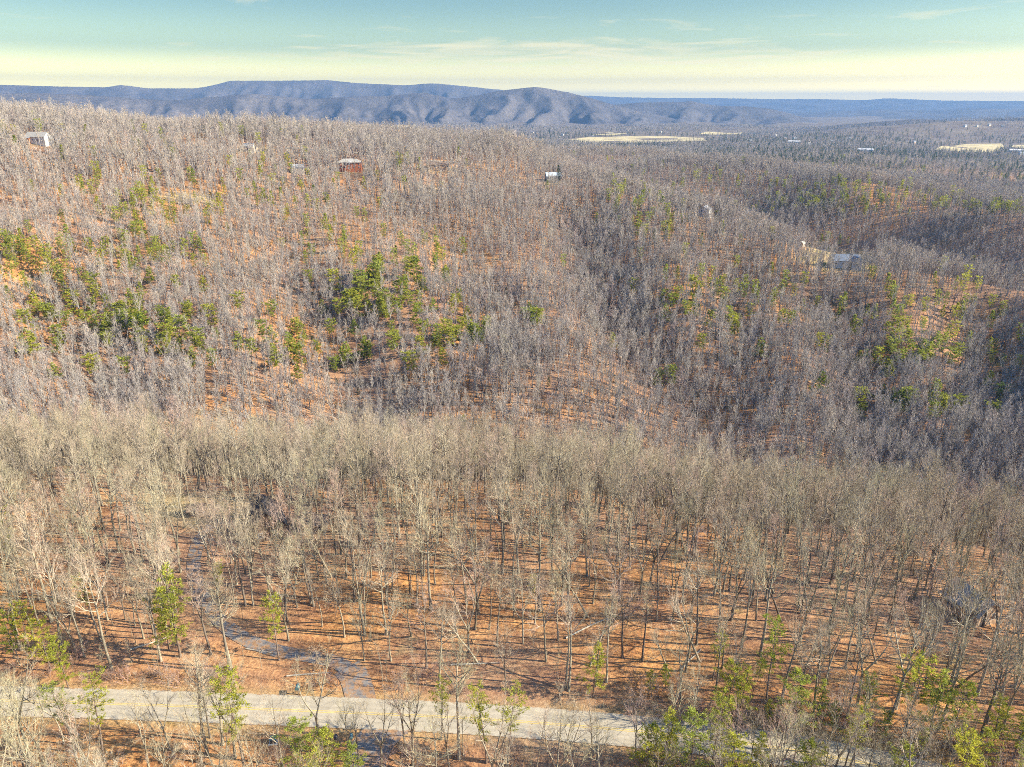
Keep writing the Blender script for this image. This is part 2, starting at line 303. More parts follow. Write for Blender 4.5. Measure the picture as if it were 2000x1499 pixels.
# ------------------------------------------------------------------ mesh helpers
def tag(o, label=None, cat=None, group=None, kind=None):
    for k, v in (('label', label), ('category', cat), ('group', group), ('kind', kind)):
        if v: o[k] = v
    return o
def mk_mesh(name, V, F, mats, mi=None, smooth_=False):
    me = bpy.data.meshes.new(name); me.from_pydata([tuple(v) for v in V], [], [tuple(f) for f in F])
    for m in mats: me.materials.append(m)
    if mi is not None: me.polygons.foreach_set('material_index', np.asarray(mi, np.int32))
    if smooth_: me.polygons.foreach_set('use_smooth', np.ones(len(me.polygons), bool))
    me.update(); return me
def link(name, data, parent=None, loc=None, rz=None):
    o = bpy.data.objects.new(name, data); COL.objects.link(o)
    if parent: o.parent = parent
    if loc is not None: o.location = loc
    if rz is not None: o.rotation_euler = (0, 0, rz)
    return o
class MB:
    def __init__(s): s.V, s.F, s.m, s.n = [], [], [], 0
    def add(s, V, F, mi=0):
        V = np.asarray(V, float); s.V.append(V)
        for f in F: s.F.append(tuple(int(i) + s.n for i in f)); s.m.append(mi)
        s.n += len(V); return s
    def box(s, lo, hi, mi=0):
        x0, y0, z0 = lo; x1, y1, z1 = hi
        return s.add([(x0, y0, z0), (x1, y0, z0), (x1, y1, z0), (x0, y1, z0), (x0, y0, z1), (x1, y0, z1), (x1, y1, z1), (x0, y1, z1)],
                     [(3, 2, 1, 0), (4, 5, 6, 7), (0, 1, 5, 4), (1, 2, 6, 5), (2, 3, 7, 6), (3, 0, 4, 7)], mi)
    def tube(s, P, r, k=5, mi=0, cap=True):
        P = np.asarray(P, float); n = len(P); r = np.asarray(r, float)
        t = np.gradient(P, axis=0); t /= np.linalg.norm(t, axis=1)[:, None] + 1e-9
        ref = np.array([0.31, 0.95, 0.05]) if abs(t[0, 2]) > 0.7 else np.array([0.05, 0.1, 1.0])
        a = np.cross(t, ref); a /= np.linalg.norm(a, axis=1)[:, None] + 1e-9; b = np.cross(t, a)
        an = np.arange(k) * 2 * np.pi / k
        V = P[:, None] + r[:, None, None] * (np.cos(an)[None, :, None] * a[:, None] + np.sin(an)[None, :, None] * b[:, None])
        F = [(i * k + j, (i + 1) * k + j, (i + 1) * k + (j + 1) % k, i * k + (j + 1) % k) for i in range(n - 1) for j in range(k)]
        if cap: F.append(tuple((n - 1) * k + j for j in range(k)))
        return s.add(V.reshape(-1, 3), F, mi)
    def cones(s, P0, P1, r, mi=0):                        # many slim three-sided spikes at once
        P0, P1 = np.asarray(P0), np.asarray(P1); n = len(P0); t = P1 - P0; t = t / (np.linalg.norm(t, axis=1)[:, None] + 1e-9)
        ref = np.tile([0.4, 0.3, 0.86], (n, 1)); a = np.cross(t, ref); a /= np.linalg.norm(a, axis=1)[:, None] + 1e-9; b = np.cross(t, a)
        r = np.asarray(r)[:, None]; V = np.empty((n, 4, 3))
        for j in range(3):
            c_, s_ = math.cos(j * 2.0944), math.sin(j * 2.0944); V[:, j] = P0 + r * (c_ * a + s_ * b)
        V[:, 3] = P1
        base = np.arange(n)[:, None, None] * 4; F = (base + np.array([[0, 1, 3], [1, 2, 3], [2, 0, 3]])[None]).reshape(-1, 3)
        return s.add(V.reshape(-1, 3), F, mi)
    def tris(s, V, mi=0):
        V = np.asarray(V); n = len(V); return s.add(V.reshape(-1, 3), np.arange(3 * n).reshape(n, 3), mi)
    def mesh(s, name, mats, smooth_=False): return mk_mesh(name, np.concatenate(s.V), s.F, mats, s.m, smooth_)
def unit(v): return v / (np.linalg.norm(v) + 1e-9)
def rot_off(d, ang, az, rng=None):                        # a direction ang away from d
    a = unit(np.cross(d, [0.33, 0.2, 0.92] if abs(d[2]) < 0.9 else [1, 0.2, 0.1])); b = np.cross(d, a)
    return unit(d * math.cos(ang) + math.sin(ang) * (math.cos(az) * a + math.sin(az) * b))
def walk(rng, p, d, L, n, wob, up):
    P = [np.array(p, float)]; d = np.array(d, float)
    for i in range(n):
        d = unit(d + rng.normal(0, wob, 3) + np.array([0, 0, up])); P.append(P[-1] + d * L / n)
    return np.array(P)
def along(P, t):
    f = t * (len(P) - 1); i = min(int(f), len(P) - 2); f -= i
    return P[i] * (1 - f) + P[i + 1] * f, unit(P[i + 1] - P[i])

def bare_tree(seed, H, clear=0.5, nlimb=13, spread=6.0, forks=1, n2=7, n3=7, n4=5, lean=0.03, tw=1.0, rk=0.0115, sides=7, wide=1.0, lw=1.0):
    """returns (trunk builder, crown builder)"""
    rng = np.random.default_rng(seed); T, C = MB(), MB(); r0 = H * rk
    stems = []
    d0 = unit(np.array([rng.normal(0, lean), rng.normal(0, lean), 1.0]))
    if forks == 1:
        P = walk(rng, (0, 0, -0.4), d0, H * 0.97, 12, 0.035, 0.03); t = np.linspace(0, 1, 13)
        rr = r0 * (1 - 0.93 * t ** 1.1); rr[0] *= 1.35; T.tube(P, rr, sides); stems.append((P, rr, clear))
    else:
        hf = H * clear * rng.uniform(0.55, 0.95); P = walk(rng, (0, 0, -0.4), d0, hf, 6, 0.03, 0.03)
        rr = r0 * (1 - 0.22 * np.linspace(0, 1, 7)); rr[0] *= 1.35; T.tube(P, rr, sides); az0 = rng.uniform(0, 6.28)
        for k in range(forks):
            d = rot_off(d0, rng.uniform(0.22, 0.42), az0 + k * 6.283 / forks + rng.normal(0, 0.3))
            Q = walk(rng, P[-1] - d * 0.1, d, (H - hf) * rng.uniform(0.85, 1.02), 9, 0.06, 0.07)
            q = rr[-1] * 0.78 * (1 - 0.92 * np.linspace(0, 1, 10) ** 1.1); T.tube(Q, q, max(4, sides - 2)); stems.append((Q, q, rng.uniform(0.12, 0.3)))
    tp, td, tl, tr_ = [], [], [], []
    for P, rr, cl in stems:
        k1 = nlimb if forks == 1 else max(5, int(nlimb * 0.7)); az = rng.uniform(0, 6.28)
        for i in range(k1):
            u = (i + rng.uniform(0.1, 0.9)) / k1; t = cl + (0.96 - cl) * u; p, dd = along(P, t); az += 2.4 + rng.normal(0, 0.4)
            r = np.interp(t, np.linspace(0, 1, len(rr)), rr); ang = (0.88 - 0.50 * u) * rng.uniform(0.65, 1.15) * wide
            L = spread * (1 - 0.5 * u) * rng.uniform(0.6, 1.15) * (1 if forks == 1 else 0.75)
            Q = walk(rng, p, rot_off(dd, ang, az), L, 5, 0.10, 0.11); q = min(r * 0.72, (0.022 * L + 0.025) * lw) * (1 - 0.85 * np.linspace(0, 1, 6))
            C.tube(Q, q, max(3, sides - 3), 0, False)
            for j in range(n2):
                t2 = 0.18 + 0.8 * (j + rng.uniform(0, 1)) / n2; p2, d2 = along(Q, t2)
                L2 = L * 0.5 * (1.05 - 0.6 * t2) * rng.uniform(0.6, 1.2) + 0.3
                Q2 = walk(rng, p2, rot_off(d2, rng.uniform(0.4, 0.8), rng.uniform(0, 6.28)), L2, 3, 0.10, 0.16)
                r2 = min(np.interp(t2, np.linspace(0, 1, 6), q) * 0.7, 0.035 * lw); C.tube(Q2, r2 * np.array([1, 0.75, 0.5, 0.22]), 3, 1, False)
                for k in range(n3):
                    t3 = 0.12 + 0.88 * (k + rng.uniform(0, 1)) / n3; p3, d3 = along(Q2, min(t3, 0.999))
                    tp.append(p3); td.append(unit(rot_off(d3, rng.uniform(0.4, 0.9), rng.uniform(0, 6.28)) + np.array([0, 0, 0.25]))); tl.append(L2 * rng.uniform(0.35, 0.7)); tr_.append(max(r2 * 0.5, 0.010 * tw))
    tp, td, tl, tr_ = map(np.array, (tp, td, tl, tr_)); e = tp + td * tl[:, None]
    C.cones(tp, e, tr_, 1)
    if n4:
        n = len(tp); p = np.repeat(tp, n4, 0); d = np.repeat(td, n4, 0); l = np.repeat(tl, n4); t = rng.uniform(0.15, 0.95, len(p))
        s0 = p + d * (l * t)[:, None]; nd = d + rng.normal(0, 0.55, d.shape) + np.array([0, 0, 0.2]); nd /= np.linalg.norm(nd, axis=1)[:, None]
        C.cones(s0, s0 + nd * (l * rng.uniform(0.4, 0.8, len(p)) + 0.12)[:, None], np.full(len(p), 0.0085 * tw), 1)
    return T, C
def pine(seed, H, clear=0.35, spread=2.6, gap=0.85, tufts=7, tl=0.34, tn=13, tw=0.05, shape='open', lean=0.03):
    rng = np.random.default_rng(seed); T, C = MB(), MB(); r0 = H * 0.0105
    P = walk(rng, (0, 0, -0.3), unit(np.array([rng.normal(0, lean), rng.normal(0, lean), 1])), H, 10, 0.025, 0.03); rr = r0 * (1 - 0.93 * np.linspace(0, 1, 11)); rr[0] *= 1.25
    T.tube(P, rr, 6); z = clear * H; tris = []; az = 0
    while z < H * 0.985:
        u = (z / H - clear) / (1 - clear)
        prof = {'open': (0.55 + 1.2 * u) * (1 - u) ** 0.65 * 1.15, 'cone': (1.05 - u) ** 0.85, 'flat': 0.35 + 0.9 * u ** 0.8 * (1 - u ** 6)}[shape]
        for b in range(rng.integers(3, 6)):
            az += 2.4 + rng.normal(0, 0.5); L = spread * prof * rng.uniform(0.45, 1.15)
            if L < 0.25: L = 0.25
            p, _ = along(P, min((z + rng.uniform(-0.15, 0.15) * gap) / H, 0.995)); el = rng.uniform(-0.15, 0.35) + 0.5 * u
            Q = walk(rng, p, (math.cos(az) * math.cos(el), math.sin(az) * math.cos(el), math.sin(el)), L, 3, 0.08, 0.05)
            T.tube(Q, (0.012 * L + 0.012) * np.array([1, 0.8, 0.55, 0.25]), 3, 0, False)
            nt = max(2, int(tufts * L / spread + 1))
            for k in range(nt):
                t = 0.35 + 0.65 * (k + rng.uniform(0.2, 1)) / nt; q, dq = along(Q, min(t, 0.999))
                q = q + rng.normal(0, 0.15 * L * 0.6, 3) * np.array([1, 1, 0.2])
                dirs = rng.normal(0, 1, (tn, 3)) * np.array([1, 1, 0.5]) + dq * 0.6 + np.array([0, 0, 0.3]); dirs /= np.linalg.norm(dirs, axis=1)[:, None]
                ln = tl * rng.uniform(0.6, 1.3, tn); sd = np.cross(dirs, rng.normal(0, 1, (tn, 3))); sd /= np.linalg.norm(sd, axis=1)[:, None] + 1e-9
                st = q + rng.normal(0, 0.10, (tn, 3)); mid = st + dirs * (ln * 0.5)[:, None]
                tris.append(np.stack([st, mid + sd * tw, st + dirs * ln[:, None]], 1)); tris.append(np.stack([st, st + dirs * ln[:, None], mid - sd * tw], 1))
        z += gap * rng.uniform(0.75, 1.3)
    C.tris(np.concatenate(tris), 0); return T, C
def shrub(seed, h, w, stems=14, n2=6, n3=4, tw=1.0):
    rng = np.random.default_rng(seed); B = MB(); a, b, r = [], [], []
    for i in range(stems):
        az = rng.uniform(0, 6.28); el = rng.uniform(0.7, 1.45); L = h * rng.uniform(0.6, 1.1)
        P = walk(rng, rng.normal(0, 0.12, 3) * np.array([w, w, 0]) + np.array([0, 0, -0.1]), (math.cos(az) * math.cos(el) * w / h, math.sin(az) * math.cos(el) * w / h, math.sin(el)), L, 4, 0.12, 0.04)
        B.tube(P, 0.022 * np.array([1, 0.85, 0.65, 0.45, 0.2]), 3, 0, False)
        for j in range(n2):
            p, d = along(P, rng.uniform(0.25, 0.99)); d2 = rot_off(d, rng.uniform(0.4, 0.9), rng.uniform(0, 6.28)); l2 = L * rng.uniform(0.2, 0.45); a.append(p); b.append(p + d2 * l2); r.append(0.012 * tw)
            for k in range(n3):
                q = p + d2 * l2 * rng.uniform(0.2, 1); a.append(q); b.append(q + rot_off(d2, rng.uniform(0.4, 0.9), rng.uniform(0, 6.28)) * l2 * rng.uniform(0.3, 0.6)); r.append(0.0075 * tw)
    B.cones(np.array(a), np.array(b), np.array(r)); return B

# ------------------------------------------------------------------ the ground
th_list = np.concatenate([np.arange(-180, -60, 6.0), np.arange(-60, -48, 1.0), np.arange(-48, 48, 0.3), np.arange(48, 60, 1.0), np.arange(60, 180, 6.0)])
rings = np.concatenate([np.exp(np.arange(math.log(18), math.log(2600), 0.0115)), np.exp(np.arange(math.log(2600), math.log(60000), 0.05))])
def in_poly(x, y, P):
    x = np.asarray(x); y = np.asarray(y); c = np.zeros(x.shape, bool); n = len(P)
    for i in range(n):
        (x0, y0), (x1, y1) = P[i], P[i - 1]
        m = ((y0 > y) != (y1 > y)) & (x < (x1 - x0) * (y - y0) / ((y1 - y0) + 1e-12) + x0); c ^= m
    return c
def px_poly(pts): return hit([p[0] for p in pts], [p[1] for p in pts], full_T)
CLEAR = []    # (world polygon, keeps trees out, grass)
for pts, keep in [
    ([(262, 985), (300, 968), (420, 962), (492, 972), (500, 1012), (470, 1036), (372, 1034), (290, 1010)], 0.75),
    ([(1552, 506), (1572, 490), (1640, 489), (1700, 498), (1735, 514), (1700, 533), (1610, 532)], 0.97),
    ([(640, 338), (655, 327), (715, 327), (722, 340)], 1.0), ([(790, 385), (800, 362), (860, 366), (885, 384)], 0.9),
    ([(825, 336), (832, 327), (896, 328), (900, 337)], 1.0), ([(40, 285), (52, 277), (110, 278), (112, 286)], 1.0),
    ([(1350, 432), (1365, 420), (1415, 421), (1430, 436)], 0.9), ([(1050, 362), (1058, 352), (1108, 352), (1112, 362)], 0.9),
    ([(1838, 421), (1844, 414), (1878, 415), (1878, 422)], 1.0),
    ([(300, 392), (330, 376), (420, 380), (410, 396)], 0.6), ([(460, 296), (470, 284), (530, 288), (530, 300)], 0.8)]:
    CLEAR.append((px_poly(pts), keep))
def near_poly_soft(x, y, P, w):
    ins = in_poly(x, y, P); Q = np.vstack([P, P[:1]]); d, _ = seg_dist(x, y, Q); s = np.where(ins, d, -d); return smooth(-w, w, s)
A, Dm = np.meshgrid(np.radians(th_list), rings)
gx, gy = Dm * np.sin(A), Dm * np.cos(A); gz = full_T(gx, gy)
nr, na = gx.shape
V = np.stack([gx.ravel(), gy.ravel(), gz.ravel()], 1); V = np.vstack([V, [[0, 0, float(full_T(0, 0))]]])
idx = np.arange(nr * na).reshape(nr, na); nxt = np.roll(idx, -1, 1)
F = np.stack([idx[:-1], nxt[:-1], nxt[1:], idx[1:]], -1).reshape(-1, 4)[:, ::-1]
F = [tuple(f) for f in F] + [(int(nr * na), int(nxt[0, j]), int(idx[0, j])) for j in range(na)]
gm = mk_mesh('ground', V, F, [M['ground']], None, True)
grass = np.zeros(len(V)); dd = np.hypot(V[:, 0], V[:, 1])
for P, keep in CLEAR:
    w = 2.5 if np.hypot(*P.mean(0)) < 300 else 8
    grass = np.maximum(grass, near_poly_soft(V[:, 0], V[:, 1], P, w) * 0.9)
rd, _ = seg_dist(V[:, 0], V[:, 1], ROAD); grass = np.maximum(grass, (1 - smooth(3.6, 6.0, rd)) * 0.45 * (dd < 400))
for nm, arr in (('grass', grass), ('far', smooth(1500, 2400, dd))):
    gm.attributes.new(nm, 'FLOAT', 'POINT').data.foreach_set('value', arr.astype(np.float32))
ground = tag(link('ground', gm), kind='structure', label='leaf-covered forest floor and valley land running to the horizon')

def strip(P, wl_, wr_, off, T=full_T, step=2.0):
    P = np.array(P); s = np.concatenate([[0], np.cumsum(np.hypot(*np.diff(P, axis=0).T))]); q = np.arange(0, s[-1], step)
    C = np.stack([np.interp(q, s, P[:, 0]), np.interp(q, s, P[:, 1])], 1); t = np.gradient(C, axis=0); t /= np.linalg.norm(t, axis=1)[:, None]
    nrm = np.stack([-t[:, 1], t[:, 0]], 1); V, F = [], []; cols = np.linspace(-wr_, wl_, 13 if wl_ + wr_ > 5 else 7 if wl_ + wr_ > 1 else 2)
    for c in cols:
        X = C + nrm * c; V.append(np.column_stack([X, T(X[:, 0], X[:, 1]) + off]))
    n = len(q); V = np.concatenate(V); k = len(cols)
    for c in range(k - 1):
        for i in range(n - 1): F.append((c * n + i, c * n + i + 1, (c + 1) * n + i + 1, (c + 1) * n + i)[::-1])
    return V, F
def with_edge(me, k=13):
    n = len(me.vertices) // k; me.attributes.new('edge', 'FLOAT', 'POINT').data.foreach_set('value', np.repeat(np.abs(np.linspace(-1, 1, k)), n).astype(np.float32)); return me
road = tag(link('road', with_edge(mk_mesh('road', *strip(ROAD, 3.3, 3.3, 0.10), [M['asphalt']]))), kind='structure', label='sun-bleached two-lane road with double yellow centre line')
for s in (0.17, -0.17): link('centre_line', mk_mesh('centre_line', *strip(ROAD, s + 0.075, -s + 0.075, 0.108), [M['yellow']]), road)
tag(link('driveway', mk_mesh('driveway', *strip(DRIVE, 1.45, 1.45, 0.085), [M['gravel']])), kind='structure', label='grey driveway winding uphill from the road into the trees')
tag(link('driveway_apron', mk_mesh('driveway_apron', *strip(DRIVE[:14], 2.4, 2.6, 0.092), [M['gravel']])), kind='structure', label='wide grey mouth of the driveway where it meets the road')
tag(link('lower_driveway', mk_mesh('lower_driveway', *strip(LOWER, 3.2, 3.2, 0.09), [M['gravel']])), kind='structure', label='shaded grey driveway dropping away below the road')
HILL_ROAD = [hit([560, 600, 650, 690, 730], [289, 292, 295, 299, 303]), hit([835, 880, 930], [315, 317, 321])]
for P in HILL_ROAD: tag(link('hill_road', mk_mesh('hill_road', *strip(P, 2.6, 2.6, 0.5, step=6.0), [M['asphalt']])), kind='structure', label='pale lane crossing the wooded hilltop')

# fields on the valley floor
FIELDS = []
for pts, lb in [([(1095, 276), (1150, 268), (1300, 266), (1375, 270), (1380, 276), (1250, 280), (1150, 281)], 'long straw-yellow field behind the main wooded ridge'),
            ([(1150, 263), (1190, 258), (1225, 262), (1200, 265)], 'small pale field just beyond the long field'),
            ([(1365, 262), (1380, 258), (1450, 259), (1448, 263), (1390, 264)], 'bright strip of field above the row of dark conifers'),
            ([(690, 246), (730, 244), (800, 246), (806, 250), (740, 250)], 'pale field peeping over the ridge below the front mountains'),
            ([(1822, 294), (1840, 286), (1890, 282), (1955, 281), (1962, 290), (1940, 299), (1880, 297)], 'large tan field beyond the ridge near the picture edge'),
            ([(1975, 288), (1980, 284), (2010, 284), (2010, 291)], 'pale field cut by the picture edge')]:
    P = px_poly(pts); lo, hi = P.min(0), P.max(0); c = P.mean(0)
    n = 40; dense = np.vstack([P[i] + (P[(i + 1) % len(P)] - P[i]) * np.linspace(0, 1, 12)[:-1, None] for i in range(len(P))])
    V = [(*c, float(full_T(*c)) + 0.8)]; F = []; kk = 5; m = len(dense)
    for q in range(1, kk + 1):
        X = c + (dense - c) * q / kk; V += [tuple(v) for v in np.column_stack([X, full_T(X[:, 0], X[:, 1]) + 0.8])]
    for i in range(m): F.append((0, 1 + i, 1 + (i + 1) % m))
    for q in range(1, kk):
        a = 1 + (q - 1) * m; b = a + m; F += [(a + i, b + i, b + (i + 1) % m, a + (i + 1) % m) for i in range(m)]
    tag(link('field', mk_mesh('field', V, F, [M['field']])), kind='structure', label=lb); FIELDS.append(P)

# ------------------------------------------------------------------ mountains
def az_of(px, py):
    X, Y, Z = rays(px, py); return np.arctan2(X, Y), Z / np.hypot(X, Y)
def mountain(name, label, crest, dist, front, back, base_z, spur, depth, seed, du=10):
    px = np.arange(crest[0][0], crest[-1][0] + 1, du * 0.5); cy = np.interp(px, [c[0] for c in crest], [c[1] for c in crest])
    k = np.array([1, 2, 3, 2, 1]) / 9; cy = np.convolve(np.pad(cy, 2, 'edge'), k, 'valid')
    az, sl_ = az_of(px, cy); dc = dist(px) if callable(dist) else np.full(len(px), float(dist))
    s = az * dc; cz = CAM_Z + sl_ * dc + 3 * fbm(s / 60, s * 0, seed + 5, 3)
    ts = np.concatenate([np.linspace(0, 1, 70), 1 + np.linspace(0.05, 1, 14)]); V = []
    for t in ts:
        d = dc - front * (1 - t) if t <= 1 else dc + back * (t - 1)
        if t <= 1:
            w = s + spur * 0.9 * fbm(s / (spur * 2.2), np.full(len(s), t * 1.3), seed, 3)
            tri = lambda v: np.abs((v % 1.0) * 2 - 1)
            w2 = s * 1.07 + spur * 1.6 * fbm(s / (spur * 1.3) + 9, np.full(len(s), t * 2.2), seed + 3, 3)
            g = 0.58 * tri(w / spur) + 0.26 * tri(w2 / (spur * 0.52)) * (0.4 + 0.6 * t) + 0.30 * np.abs(fbm(s / (spur * 0.5), np.full(len(s), t * front / (spur * 0.8)), seed + 4, 4))
            h = 0.75 * t ** 1.5 + 0.25 * t ** 0.8
            h = h - depth * g * np.sin(np.pi * min(t, 1) ** 0.85) ** 0.9 * (0.7 + 0.6 * vnoise(s / (spur * 3), s * 0 + 3, seed + 1)) + 0.03 * fbm(s / 120, np.full(len(s), t * front / 120), seed + 2, 3) * math.sin(math.pi * t)
        else: h = (1 - (t - 1)) ** 1.2 * np.ones(len(s))
        z = base_z + (cz - base_z) * h
        V.append(np.column_stack([d * np.sin(az), d * np.cos(az), z]))
    V = np.concatenate(V); n = len(px); m = len(ts)
    I = np.arange(n * m).reshape(m, n); F = np.stack([I[:-1, :-1], I[:-1, 1:], I[1:, 1:], I[1:, :-1]], -1).reshape(-1, 4)
    return tag(link(name, mk_mesh(name, V, [tuple(f) for f in F], [M['mount']], None, True)), kind='structure', label=label)
mountain('mountain', 'dark ribbed front mountain with deep gullies', [(-250, 186), (80, 182), (180, 187), (330, 197), (420, 190), (490, 183), (560, 190), (610, 194), (700, 188), (760, 187), (830, 181), (885, 193), (925, 188), (965, 179), (1045, 170), (1075, 174), (1110, 181), (1150, 191), (1195, 204), (1250, 217), (1310, 231), (1400, 246), (1480, 250)], 7600, 1700, 1500, -82, 470, 0.78, 11)
mountain('mountain', 'lower blue spur with a pointed knob right of the front mountain', [(1120, 230), (1190, 206), (1240, 201), (1290, 200), (1335, 200), (1350, 196), (1366, 202), (1400, 207), (1450, 208), (1500, 212), (1545, 222), (1600, 240), (1680, 250)], 8300, 1700, 1500, -85, 500, 0.7, 23)
mountain('mountain', 'high pale-blue back range along the skyline', [(-300, 164), (0, 166), (100, 169), (210, 171), (235, 166), (290, 173), (385, 173), (420, 166), (450, 158), (545, 158), (640, 157), (700, 163), (790, 167), (845, 163), (900, 168), (970, 175), (1050, 184), (1150, 200), (1250, 215)], 11200, 2200, 1800, -60, 700, 0.65, 37)
mountain('mountain', 'faint far hills on the horizon', [(900, 205), (1080, 192), (1150, 187), (1200, 190), (1300, 192), (1400, 192), (1500, 194), (1600, 194), (1690, 196), (1735, 192), (1770, 194), (1850, 197), (2000, 198), (2300, 197)], 17500, 3500, 2500, -60, 1500, 0.3, 41)
mountain('mountain', 'hazy low hills behind the town', [(1350, 232), (1480, 222), (1600, 220), (1720, 214), (1830, 216), (1900, 211), (2000, 214), (2300, 205)], 12500, 3000, 2000, -85, 900, 0.3, 53)

mountain('mountain', 'dark wooded ridge behind the town at the picture edge', [(1420, 268), (1500, 260), (1580, 250), (1660, 243), (1720, 238), (1790, 233), (1850, 236), (1930, 234), (2010, 230), (2300, 226)], 5600, 900, 900, -85, 420, 0.5, 67)
# ------------------------------------------------------------------ haze
hz = MB().box((-33000, -900, -200), (33000, 33000, 470)).mesh('haze', [])
haze = tag(link('haze', hz), kind='stuff', label='thin bluish winter haze filling the valley air')
hm = bpy.data.materials.new('haze_air'); hm.use_nodes = True; hm.node_tree.nodes.clear()
ho = hm.node_tree.nodes.new('ShaderNodeOutputMaterial'); hv = hm.node_tree.nodes.new('ShaderNodeVolumePrincipled')
hv.inputs['Color'].default_value = (0.18, 0.35, 0.62, 1); hv.inputs['Density'].default_value = 7.0e-5; hv.inputs['Anisotropy'].default_value = 0.1
hm.node_tree.links.new(hv.outputs[0], ho.inputs['Volume']); haze.data.materials.append(hm)

# ------------------------------------------------------------------ houses and small things
HOUSE_SPOTS = []
def boxobj(name, lo, hi, m, parent):
    return link(name, MB().box(lo, hi).mesh(name, [m]), parent)
def house(name, label, px, py, rz, w, dp, h, rh, wall, roof, kind='gable', trim='white', cat='house', wins=3, door=True, chimney=True, storeys=1, xy=None, group=None, porch=False, wing=None, gap=30):
    """front faces local -y; ridge runs along local x"""
    x, y = hit(px, py)[0] if xy is None else xy
    c_, s_ = math.cos(rz), math.sin(rz)
    z = max(float(full_T(x + c_ * a - s_ * b, y + s_ * a + c_ * b)) for a in (-w / 2, w / 2) for b in (-dp / 2, dp / 2))
    z0 = min(float(full_T(x + c_ * a - s_ * b, y + s_ * a + c_ * b)) for a in (-w / 2, w / 2) for b in (-dp / 2, dp / 2)) - z - 0.3
    e = link(name, None, None, (x, y, z), rz); tag(e, label, cat, group); HOUSE_SPOTS.append((x, y, max(w, dp) * (0.58 if math.hypot(x, y) > 300 else 0.42), gap))
    a, b = w / 2, dp / 2; B = MB()
    if kind == 'gable':
        B.add([(-a, -b, z0), (a, -b, z0), (a, b, z0), (-a, b, z0), (-a, -b, h), (a, -b, h), (a, b, h), (-a, b, h), (-a, 0, h + rh), (a, 0, h + rh)],
              [(0, 1, 5, 4), (2, 3, 7, 6), (1, 2, 6, 9, 5), (3, 0, 4, 8, 7), (3, 2, 1, 0)])
    else: B.box((-a, -b, z0), (a, b, h))
    link('wall', B.mesh('wall', [M[wall]]), e)
    o = 0.5; t = 0.18; B = MB(); k = rh / b
    if kind == 'gable':
        for sg in (-1, 1):
            yo = sg * (b + o); zo = h - k * o
            V = [(-a - o, 0, h + rh + 0.03), (a + o, 0, h + rh + 0.03), (a + o, yo, zo + 0.03), (-a - o, yo, zo + 0.03)]
            V += [(p[0], p[1], p[2] + t) for p in V]
            B.add(V, [(0, 1, 2, 3), (7, 6, 5, 4), (0, 4, 5, 1), (1, 5, 6, 2), (2, 6, 7, 3), (3, 7, 4, 0)])
    else:
        hx = max(a - b, 0.3); V = [(-a - o, -b - o, h), (a + o, -b - o, h), (a + o, b + o, h), (-a - o, b + o, h), (-hx, 0, h + rh), (hx, 0, h + rh)]
        B.add(V, [(3, 2, 1, 0), (0, 1, 5, 4), (1, 2, 5), (2, 3, 4, 5), (3, 0, 4)])
    rf = link('roof', B.mesh('roof', [M[roof]]), e)
    if chimney: link('chimney', MB().box((a * 0.45, -0.45, h + rh * 0.3), (a * 0.45 + 0.9, 0.45, h + rh + 0.9)).mesh('chimney', [M['brown']]), rf)
    for st in range(storeys):
        zc = 1.5 + st * 2.9
        for i in range(wins):
            xc = -a + w * (i + 0.5) / wins
            if door and st == 0 and i == wins // 2: continue
            wd = link('window', MB().box((xc - 0.65, -b - 0.05, zc - 0.7), (xc + 0.65, -b - 0.004, zc + 0.75)).mesh('window', [M[trim]]), e)
            link('pane', MB().box((xc - 0.52, -b - 0.08, zc - 0.57), (xc + 0.52, -b - 0.054, zc + 0.62)).mesh('pane', [M['glass']]), wd)
        for sg in (-1, 1):
            for yc in (-b * 0.4, b * 0.4):
                x0, x1 = sorted((sg * (a + 0.004), sg * (a + 0.05))); x2, x3 = sorted((sg * (a + 0.054), sg * (a + 0.08)))
                wd = link('window', MB().box((x0, yc - 0.55, zc - 0.7), (x1, yc + 0.55, zc + 0.75)).mesh('window', [M[trim]]), e)
                link('pane', MB().box((x2, yc - 0.42, zc - 0.57), (x3, yc + 0.42, zc + 0.62)).mesh('pane', [M['glass']]), wd)
    if door:
        xc = -a + w * (wins // 2 + 0.5) / wins
        d = link('door', MB().box((xc - 0.5, -b - 0.07, 0.05), (xc + 0.5, -b - 0.004, 2.15)).mesh('door', [M['brown']]), e)
    if porch:
        link('porch_roof', MB().box((-2.2, -b - 2.4, h - 0.1), (2.2, -b - 0.01, h + 0.15)).mesh('porch_roof', [M[roof]]), e)
        for sx in (-2.0, -0.7, 0.7, 2.0): link('column', MB().box((sx - 0.16, -b - 2.3, 0), (sx + 0.16, -b - 1.98, h - 0.102)).mesh('column', [M['white']]), e)
        gable = MB().add([(-2.3, -b - 2.4, h + 0.152), (2.3, -b - 2.4, h + 0.152), (0, -b - 2.4, h + 1.7), (-2.3, -b - 0.01, h + 0.152), (2.3, -b - 0.01, h + 0.152), (0, -b - 0.01, h + 1.7)], [(0, 1, 2), (5, 4, 3), (1, 4, 5, 2), (3, 0, 2, 5), (0, 3, 4, 1)])
        link('porch_gable', gable.mesh('porch_gable', [M['white']]), e)
